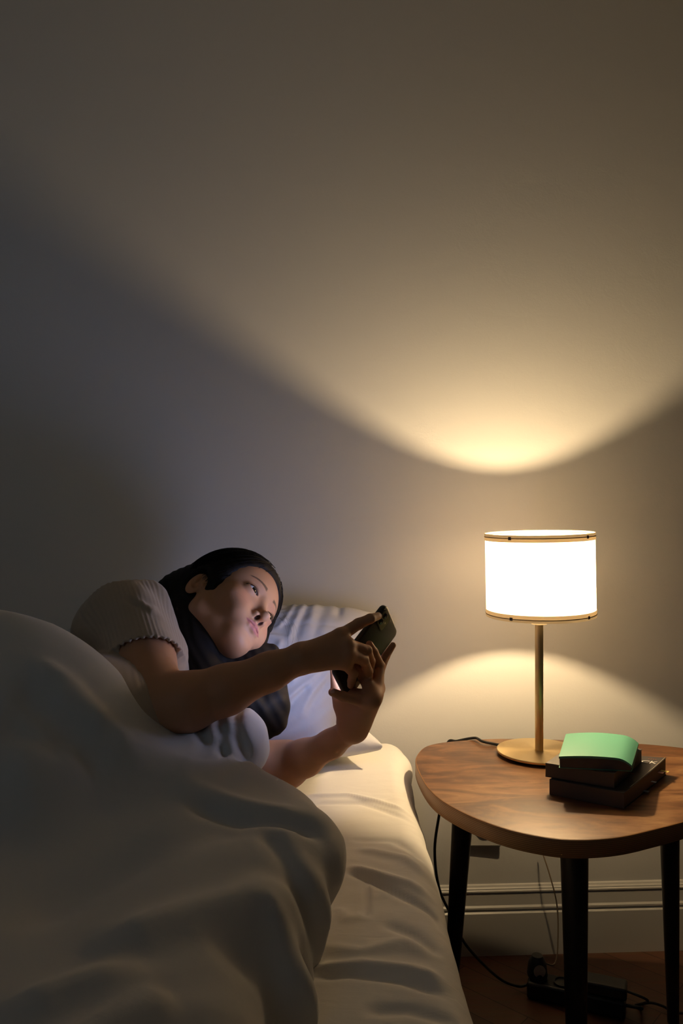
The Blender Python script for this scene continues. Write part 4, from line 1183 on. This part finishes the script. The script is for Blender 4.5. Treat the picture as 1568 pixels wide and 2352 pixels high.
# lash lines and darker lid rims
for (ex, ey, ez), s_ in zip(EYE, (1, -1)):
    u_ = (x - ex) * s_; w0 = z - ez
    top = 0.0034 * (1 - np.clip(np.abs(u_ - 0.0005) / 0.0140, 0, 1) ** 2.2) + 0.0008 * (u_ / 0.013)
    w_ = sm((0.0017 - np.abs(w0 - top)) / 0.0012 + 0.15) * (u_ > -0.0125) * (u_ < 0.0165) * (y > -0.02) * inhead
    base = blend(base, 0.9 * w_, (0.03, 0.016, 0.013))
    bot_ = -0.0040 * (1 - np.clip(np.abs(u_) / 0.0135, 0, 1) ** 2.2) + 0.0008 * (u_ / 0.013)
    w_ = sm((0.0011 - np.abs(w0 - bot_)) / 0.0012) * (np.abs(u_) < 0.013) * (y > -0.02) * inhead
    base = blend(base, 0.5 * w_, (0.16, 0.07, 0.05))
    base = blend(base, 0.25 * np.exp(-((u_ / 0.016) ** 2 + ((w0 - 0.007) / 0.006) ** 2)) * (y > -0.03) * inhead, (0.36, 0.17, 0.11))
for s_ in (-1, 1):
    d_ = np.sqrt(((x - s_ * 0.0068) / 0.0034) ** 2 + ((y - 0.0070) / 0.0056) ** 2 + ((z + 0.0480) / 0.0055) ** 2)
    base = blend(base, sm((1.18 - d_) / 0.2) * inhead, (0.06, 0.02, 0.015))
# nails and fingertips
for (c_, r_n) in ((P(846.5, 1481, back_depth(848, 1480, 0.0135)), 0.0052), (P(763, 1586, 1.212), 0.0052), (P(874, 1412, 1.262), 0.0042), (P(850, 1556, back_depth(850, 1556, 0.027)), 0.0035)):
    d_ = np.linalg.norm(V - c_, axis=1)
    base = blend(base, sm((r_n - d_) / 0.0012) * 0.75, (0.74, 0.47, 0.38))
m_skin = mat('skin', (0.55, 0.33, 0.21), 0.55, spec=0.33)
at = nd(m_skin, 'ShaderNodeAttribute'); at.attribute_name = 'tint'
pb_ = m_skin.node_tree.nodes['Principled BSDF']
lk(m_skin, at.outputs['Color'], pb_.inputs['Base Color'])
pb_.inputs['Subsurface Weight'].default_value = 0.12
pb_.inputs['Subsurface Radius'].default_value = (0.010, 0.004, 0.002)
pb_.inputs['Subsurface Scale'].default_value = 0.5
add_bump(m_skin, 900, 0.08, 0.0003)
PERSON_AT = (float(CH[0]), float(CH[1]), MZ)
person = empty('person', PERSON_AT)
tag(person, 'person with long black hair in a beige top lying in bed holding a phone', 'person')
me = mesh_np('body', V, Q); vcol(me, base)
body = link('body', me, m_skin, person)

# --- eyes
m_sclera = mat('eye_white', (0.72, 0.70, 0.68), 0.12)
m_iris = mat('dark_brown_iris', (0.008, 0.005, 0.004), 0.06)
GZ = norm(np.array([0.02, 0.94, -0.16]))     # gaze in head coordinates (down at the phone)
for (ex, ey, ez) in EYE:
    c_ = hd(ex, ey, ez); R_ = ER * HS
    g_ = HR.T @ GZ
    V_ = []; F_ = []; mi = []
    n1_, n2_ = 40, 28
    t1 = norm(np.cross(g_, [0, 0, 1.0])); t2 = np.cross(g_, t1)
    for i in range(n2_ + 1):
        a = math.pi * i / n2_
        rr = R_ * (1 + 0.035 * math.exp(-(a / 0.42) ** 2))
        for k in range(n1_):
            b_ = 2 * math.pi * k / n1_
            V_.append(c_ + rr * (math.cos(a) * g_ + math.sin(a) * (math.cos(b_) * t1 + math.sin(b_) * t2)))
    for i in range(n2_):
        for k in range(n1_):
            F_.append((i * n1_ + k, (i + 1) * n1_ + k, (i + 1) * n1_ + (k + 1) % n1_, i * n1_ + (k + 1) % n1_)); mi.append(1 if i < 5 else 0)
    mb = MB().add(V_, F_); mb.m = mi
    fixn(mb.build('eye', [m_sclera, m_iris], person))
# lashes
m_hair = mat('black_hair', (0.010, 0.008, 0.007), 0.6, spec=0.12)
for (ex, ey, ez), s_ in zip(EYE, (1, -1)):
    ls = MB()
    for k in range(34):
        u_ = -0.0105 + 0.0255 * k / 33
        top = 0.0032 * (1 - min(abs(u_ - 0.0005) / 0.0145, 1) ** 2.2) + 0.0008 * (u_ / 0.013)
        yy = math.sqrt(max((ER + 0.0016) ** 2 - (u_) ** 2 - top ** 2, 1e-6)) - 0.0004
        p0 = np.array([ex + s_ * u_, ey + yy, ez + top])
        out = np.array([s_ * (0.25 + u_ * 45) * 0.4, 0.85, 0.0])
        L_ = 0.0048 + 0.0022 * max(u_, 0) / 0.013
        p1 = p0 + out * L_ * 0.5 + np.array([0, 0, -0.0006]); p2 = p0 + out * L_ + np.array([0, 0, 0.0008])
        ls.tube([hd(*p0), hd(*p1), hd(*p2)], [0.00028, 0.0002, 0.00006], 4)
    ls.build('eyelashes', m_hair, person)

# --- shirt ------------------------------------------------------------------
SF = Field()
ADIR = norm(EL_R - SH_R)
SF.cone(HIP, CH, 0.088, 0.106, 0.03)
SF.cone(CH, NB + np.array([-0.015, -0.03, -0.005]), 0.106, 0.062, 0.05)
SF.cone(CH + np.array([0.06, -0.02, 0.02]), NB + np.array([0.035, -0.03, -0.03]), 0.055, 0.05, 0.04)
SF.cone(NB + np.array([-0.02, -0.02, 0]), SH_R, 0.046, 0.056, 0.05)
SF.cone(NB + np.array([-0.01, -0.02, 0]), SH_L, 0.05, 0.056, 0.05)
HEM = mid(SH_R, EL_R, 0.50)
SF.cone(SH_R, mid(SH_R, EL_R, 0.30), 0.0575, 0.0575, 0.03)
SF.cone(P(345, 1385, 1.34), P(384, 1500, 1.285), 0.030, 0.028, 0.02)
SF.cone(P(384, 1500, 1.285), P(380, 1560, 1.26), 0.028, 0.026, 0.02)
SF.ell(P(238, 1450, 1.32), (0.050, 0.055, 0.052), k=0.04)
# axes across the arm
AU = norm(np.cross(ADIR, [0, 1, 0])); AV = np.cross(ADIR, AU)
def arm_coords(X, Y, Z):
    px, py, pz = X - SH_R[0], Y - SH_R[1], Z - SH_R[2]
    s = px * ADIR[0] + py * ADIR[1] + pz * ADIR[2]
    u = px * AU[0] + py * AU[1] + pz * AU[2]; v = px * AV[0] + py * AV[1] + pz * AV[2]
    return s, u, v
ALEN = float(np.linalg.norm(EL_R - SH_R))
def sleeve(X, Y, Z):
    s, u, v = arm_coords(X, Y, Z)
    ang = np.arctan2(v, u); r = np.sqrt(u * u + v * v)
    r0 = 0.0575 + 0.004 * np.clip(s / 0.1, 0, 1)
    side = r - r0
    hem = s - (0.106 + 0.0018 * np.sin(ang * 34) + 0.010 * np.sin(ang + 1.2))
    top = -0.03 - s
    out = np.maximum(side, np.maximum(hem, top))
    # hollow just inside the hem so the arm leaves an opening
    inner = np.maximum(r - (r0 - 0.0050), 0.078 - s)
    return np.maximum(out, -inner)
bb = 0.14
SF.op('add', sleeve, SH_R - bb, SH_R + bb, 0.012)
# neckline opening round the neck and everything beyond the collar
SF.cone(NB + 0.25 * (HEADB - NB) , HEADB, 0.075, 0.085, 0.01, 'sub')
def rib(X, Y, Z):
    s, u, v = arm_coords(X, Y, Z)
    ang = np.arctan2(v, u)
    w = np.clip((s + 0.05) / 0.03, 0, 1)
    on = w * 0.0005 * np.sin(ang * 54) * (0.6 + 0.4 * np.sin(ang * 7 + s * 30))
    tors = (1 - w) * 0.0009 * np.sin((X * 0.6 + Z * 0.8) * 700)
    # pulled folds from the shoulder seam to the armpit
    return -(on + tors + 0.0030 * np.sin(60 * (u * 0.6 + s * 0.9 + v * 0.5) + 3 * np.sin(v * 40)) * np.exp(-((s + 0.02) / 0.05) ** 2))
SF.op('disp', rib, (-0.7, 0.7, 0.5), (0.2, 1.7, 1.1), 0, pad=0)
def fold(c0, c1, amp, w):
    c0 = np.array(c0); c1 = np.array(c1); ba = c1 - c0; L2 = ba @ ba
    def fn(X, Y, Z):
        px, py, pz = X - c0[0], Y - c0[1], Z - c0[2]
        t = np.clip((px * ba[0] + py * ba[1] + pz * ba[2]) / L2, 0, 1)
        d2 = (px - t * ba[0]) ** 2 + (py - t * ba[1]) ** 2 + (pz - t * ba[2]) ** 2
        return -amp * np.exp(-d2 / w ** 2)
    SF.op('disp', fn, np.minimum(c0, c1) - 2.5 * w, np.maximum(c0, c1) + 2.5 * w, 0, pad=0)
YS = 1.26
for (a_, b_, am, w_) in [((290, 1345), (350, 1400), 0.004, 0.007), ((350, 1400), (372, 1450), 0.004, 0.007), ((280, 1362), (345, 1425), -0.004, 0.006), ((345, 1425), (368, 1460), -0.004, 0.006),
                         ((300, 1395), (350, 1450), 0.003, 0.006), ((310, 1420), (368, 1480), -0.003, 0.005)]:
    fold(P(*a_, YS + 0.01), P(*b_, YS), am, w_)
V, Q = SF.mesh('shirt', (-0.66, 0.72, 0.52), (-0.10, 1.56, 1.02), 0.0019)
V, Q = keep_big(V, Q, 0.02)
print('shirt', len(V))
m_shirt = mat('beige_ribbed_knit', (0.42, 0.33, 0.24), 0.85, spec=0.15, Sheen_Weight=0.3)
add_bump(m_shirt, 900, 0.3, 0.0005)
link('shirt', mesh_np('shirt', V, Q), m_shirt, person)

# --- hair ------------------------------------------------------------------
HF_ = Field()
def hc(a, b, r1, r2, k=0.02, flat=None): HF_.cone(a, b, r1, r2, k, flat=flat)
HF_.ell(hd(0, -0.088, 0.038), np.array([0.0870, 0.1010, 0.0960]) * HS, M=HR, k=0)
HF_.ell(hd(0, -0.110, -0.010), np.array([0.076, 0.080, 0.085]) * HS, M=HR, k=0.02)
# face opening
HF_.ell(hd(0.004, 0.026, -0.046), np.array([0.096, 0.104, 0.114]) * HS, M=HR, k=0.016, mode='sub')
EARC = (0.084, -0.096, -0.016); EARR = (0.022, 0.026, 0.036)
HF_.ell(hd(*EARC), np.array(EARR) * HS, M=HR, k=0.004, mode='sub')
lock1 = [hd(0.030, -0.165, 0.02), P(444, 1392, 1.48), P(428, 1450, 1.40), P(432, 1512, 1.34), P(455, 1578, 1.305), P(540, 1615, 1.30), P(590, 1640, 1.30)]
for (a_, b_, r1, r2) in zip(lock1[:-1], lock1[1:], [0.056, 0.049, 0.045, 0.043, 0.040, 0.034], [0.049, 0.045, 0.043, 0.040, 0.034, 0.026]): hc(a_, b_, r1, r2, 0.03)
lock2 = [hd(-0.03, -0.10, -0.07), P(575, 1530, 1.41), P(600, 1575, 1.37), P(615, 1620, 1.34), P(616, 1655, 1.33), P(600, 1678, 1.325)]
for (a_, b_, r1, r2) in zip(lock2[:-1], lock2[1:], [0.050, 0.036, 0.034, 0.030, 0.022], [0.036, 0.034, 0.030, 0.022, 0.010]): hc(a_, b_, r1, r2, 0.03)
hc(P(470, 1535, 1.38), P(600, 1590, 1.38), 0.040, 0.034, 0.03)
lock3 = [hd(-0.045, -0.045, 0.075), hd(-0.070, -0.050, 0.040), hd(-0.080, -0.055, -0.01), hd(-0.078, -0.075, -0.06), P(622, 1500, 1.43)]
for (a_, b_, r1, r2) in zip(lock3[:-1], lock3[1:], [0.014, 0.014, 0.016, 0.018], [0.014, 0.016, 0.018, 0.016]): hc(a_, b_, r1, r2, 0.02)
# fine grooves along the flow
def groove(X, Y, Z):
    px, py, pz = X - HO[0], Y - HO[1], Z - HO[2]
    a = px * HR[0, 0] + py * HR[0, 1] + pz * HR[0, 2]; c = px * HR[2, 0] + py * HR[2, 1] + pz * HR[2, 2]
    return 0.0006 * np.sin(500 * (X * 0.75 + Z * 0.45) + 3 * np.sin(30 * Z))
HF_.op('disp', groove, (-0.6, 1.2, 0.5), (0.1, 1.8, 1.2), 0, pad=0)
V, Q = HF_.mesh('hair', (-0.48, 1.22, 0.60), (0.03, 1.78, 1.12), 0.0024)
V, Q = keep_big(V, Q)
# strands laid along the guides
hb = MB()
sv = []; sf = []
rs_ = np.random.default_rng(5)
def strand(pts, r):
    global sv, sf
    n = 3; b0 = len(sv); m = len(pts)
    for i, p in enumerate(pts):
        t = norm(pts[min(i + 1, m - 1)] - pts[max(i - 1, 0)] + 1e-9); u = norm(np.cross(t, [0.3, 0.9, 0.2])); w = np.cross(t, u)
        rr = r * (1 - 0.75 * i / (m - 1))
        for k in range(n):
            a = 2 * math.pi * k / n; sv.append(p + rr * (math.cos(a) * u + math.sin(a) * w))
    for i in range(m - 1):
        for k in range(n): sf.append((b0 + i * n + k, b0 + i * n + (k + 1) % n, b0 + (i + 1) * n + (k + 1) % n, b0 + (i + 1) * n + k))
def lockstrands(guide, rad, count, stray=0.0):
    g = np.array(catmull(guide, 5)); m = len(g)
    rr = np.interp(np.linspace(0, 1, m), np.linspace(0, 1, len(rad)), rad)
    for _ in range(count):
        a = rs_.uniform(0, 2 * math.pi); q = rs_.uniform(0.85, 1.06) + stray * abs(rs_.normal()) * 0.5
        e0 = int(rs_.uniform(0, m * 0.3)); e1 = int(rs_.uniform(m * 0.75, m))
        pts = []
        tw = rs_.uniform(-0.8, 0.8)
        for i in range(e0, e1):
            t = norm(g[min(i + 1, m - 1)] - g[max(i - 1, 0)]); u = norm(np.cross(t, [0, 1, 0.1])); w = np.cross(t, u)
            aa = a + tw * i / m
            pts.append(g[i] + rr[i] * q * (math.cos(aa) * u + math.sin(aa) * w))
        if len(pts) > 3: strand(pts, rs_.uniform(0.0004, 0.0008))
lockstrands(lock1, [0.056, 0.049, 0.045, 0.043, 0.040, 0.034, 0.026], 330, 0.05)
lockstrands(lock2, [0.050, 0.036, 0.034, 0.030, 0.022, 0.012], 260, 0.12)
lockstrands(lock3, [0.014, 0.014, 0.016, 0.018, 0.016], 90, 0.3)
# cap strands sweep from the hairline over the skull and back
for _ in range(620):
    az = rs_.uniform(-1.25, 1.35); el = rs_.uniform(0.15, 1.35)
    d0 = norm(np.array([math.sin(az) * math.cos(el), math.cos(az) * math.cos(el) * 0.75, math.sin(el)]))
    d1 = norm(np.array([0.55 * math.sin(az) + rs_.normal() * 0.08, -0.75, -0.55 + rs_.normal() * 0.1]))
    th0 = math.acos(np.clip(d0 @ d1, -1, 1)); pts = []
    q = rs_.uniform(0.995, 1.022)
    for t in np.linspace(0, rs_.uniform(0.6, 1), 14):
        d = (math.sin((1 - t) * th0) * d0 + math.sin(t * th0) * d1) / math.sin(th0)
        p = np.array([0, -0.088, 0.038]) + d * np.array([0.0870, 0.1010, 0.0960]) * q
        pts.append(hd(*p))
    # keep clear of the face opening
    pl_ = [(p_ - HO) @ HR.T / HS for p_ in pts]
    ok = [p_ for p_, l_ in zip(pts, pl_) if (((l_[0] - 0.004) / 0.0975) ** 2 + ((l_[1] - 0.026) / 0.1055) ** 2 + ((l_[2] + 0.046) / 0.1155) ** 2) > 1 and sum(((l_[q_] - EARC[q_]) / (EARR[q_] * 1.35)) ** 2 for q_ in range(3)) > 1]
    if len(ok) > 4: strand(ok, rs_.uniform(0.0004, 0.0008))
# a few loose flyaways beside the face and on the pillow
for _ in range(5):
    a0 = hd(-0.072 + rs_.normal() * 0.004, -0.03 + rs_.normal() * 0.01, 0.06 + rs_.normal() * 0.015)
    a1 = a0 + np.array([0.016 + rs_.normal() * 0.005, 0, -0.02]); a2 = a1 + np.array([0.0, 0, -0.05]) + rs_.normal(size=3) * 0.006
    a3 = hd(-0.078, -0.04, -0.06) + rs_.normal(size=3) * 0.01
    strand([np.array(p) for p in catmull([a0, a1, a2, a3], 5)], 0.00016)
hv = np.concatenate([V, np.array(sv)]); 
hq = np.concatenate([Q, np.array(sf) + len(V)])
print('hair', len(hv), len(sf))
link('hair', mesh_np('hair', hv, hq), m_hair, person)
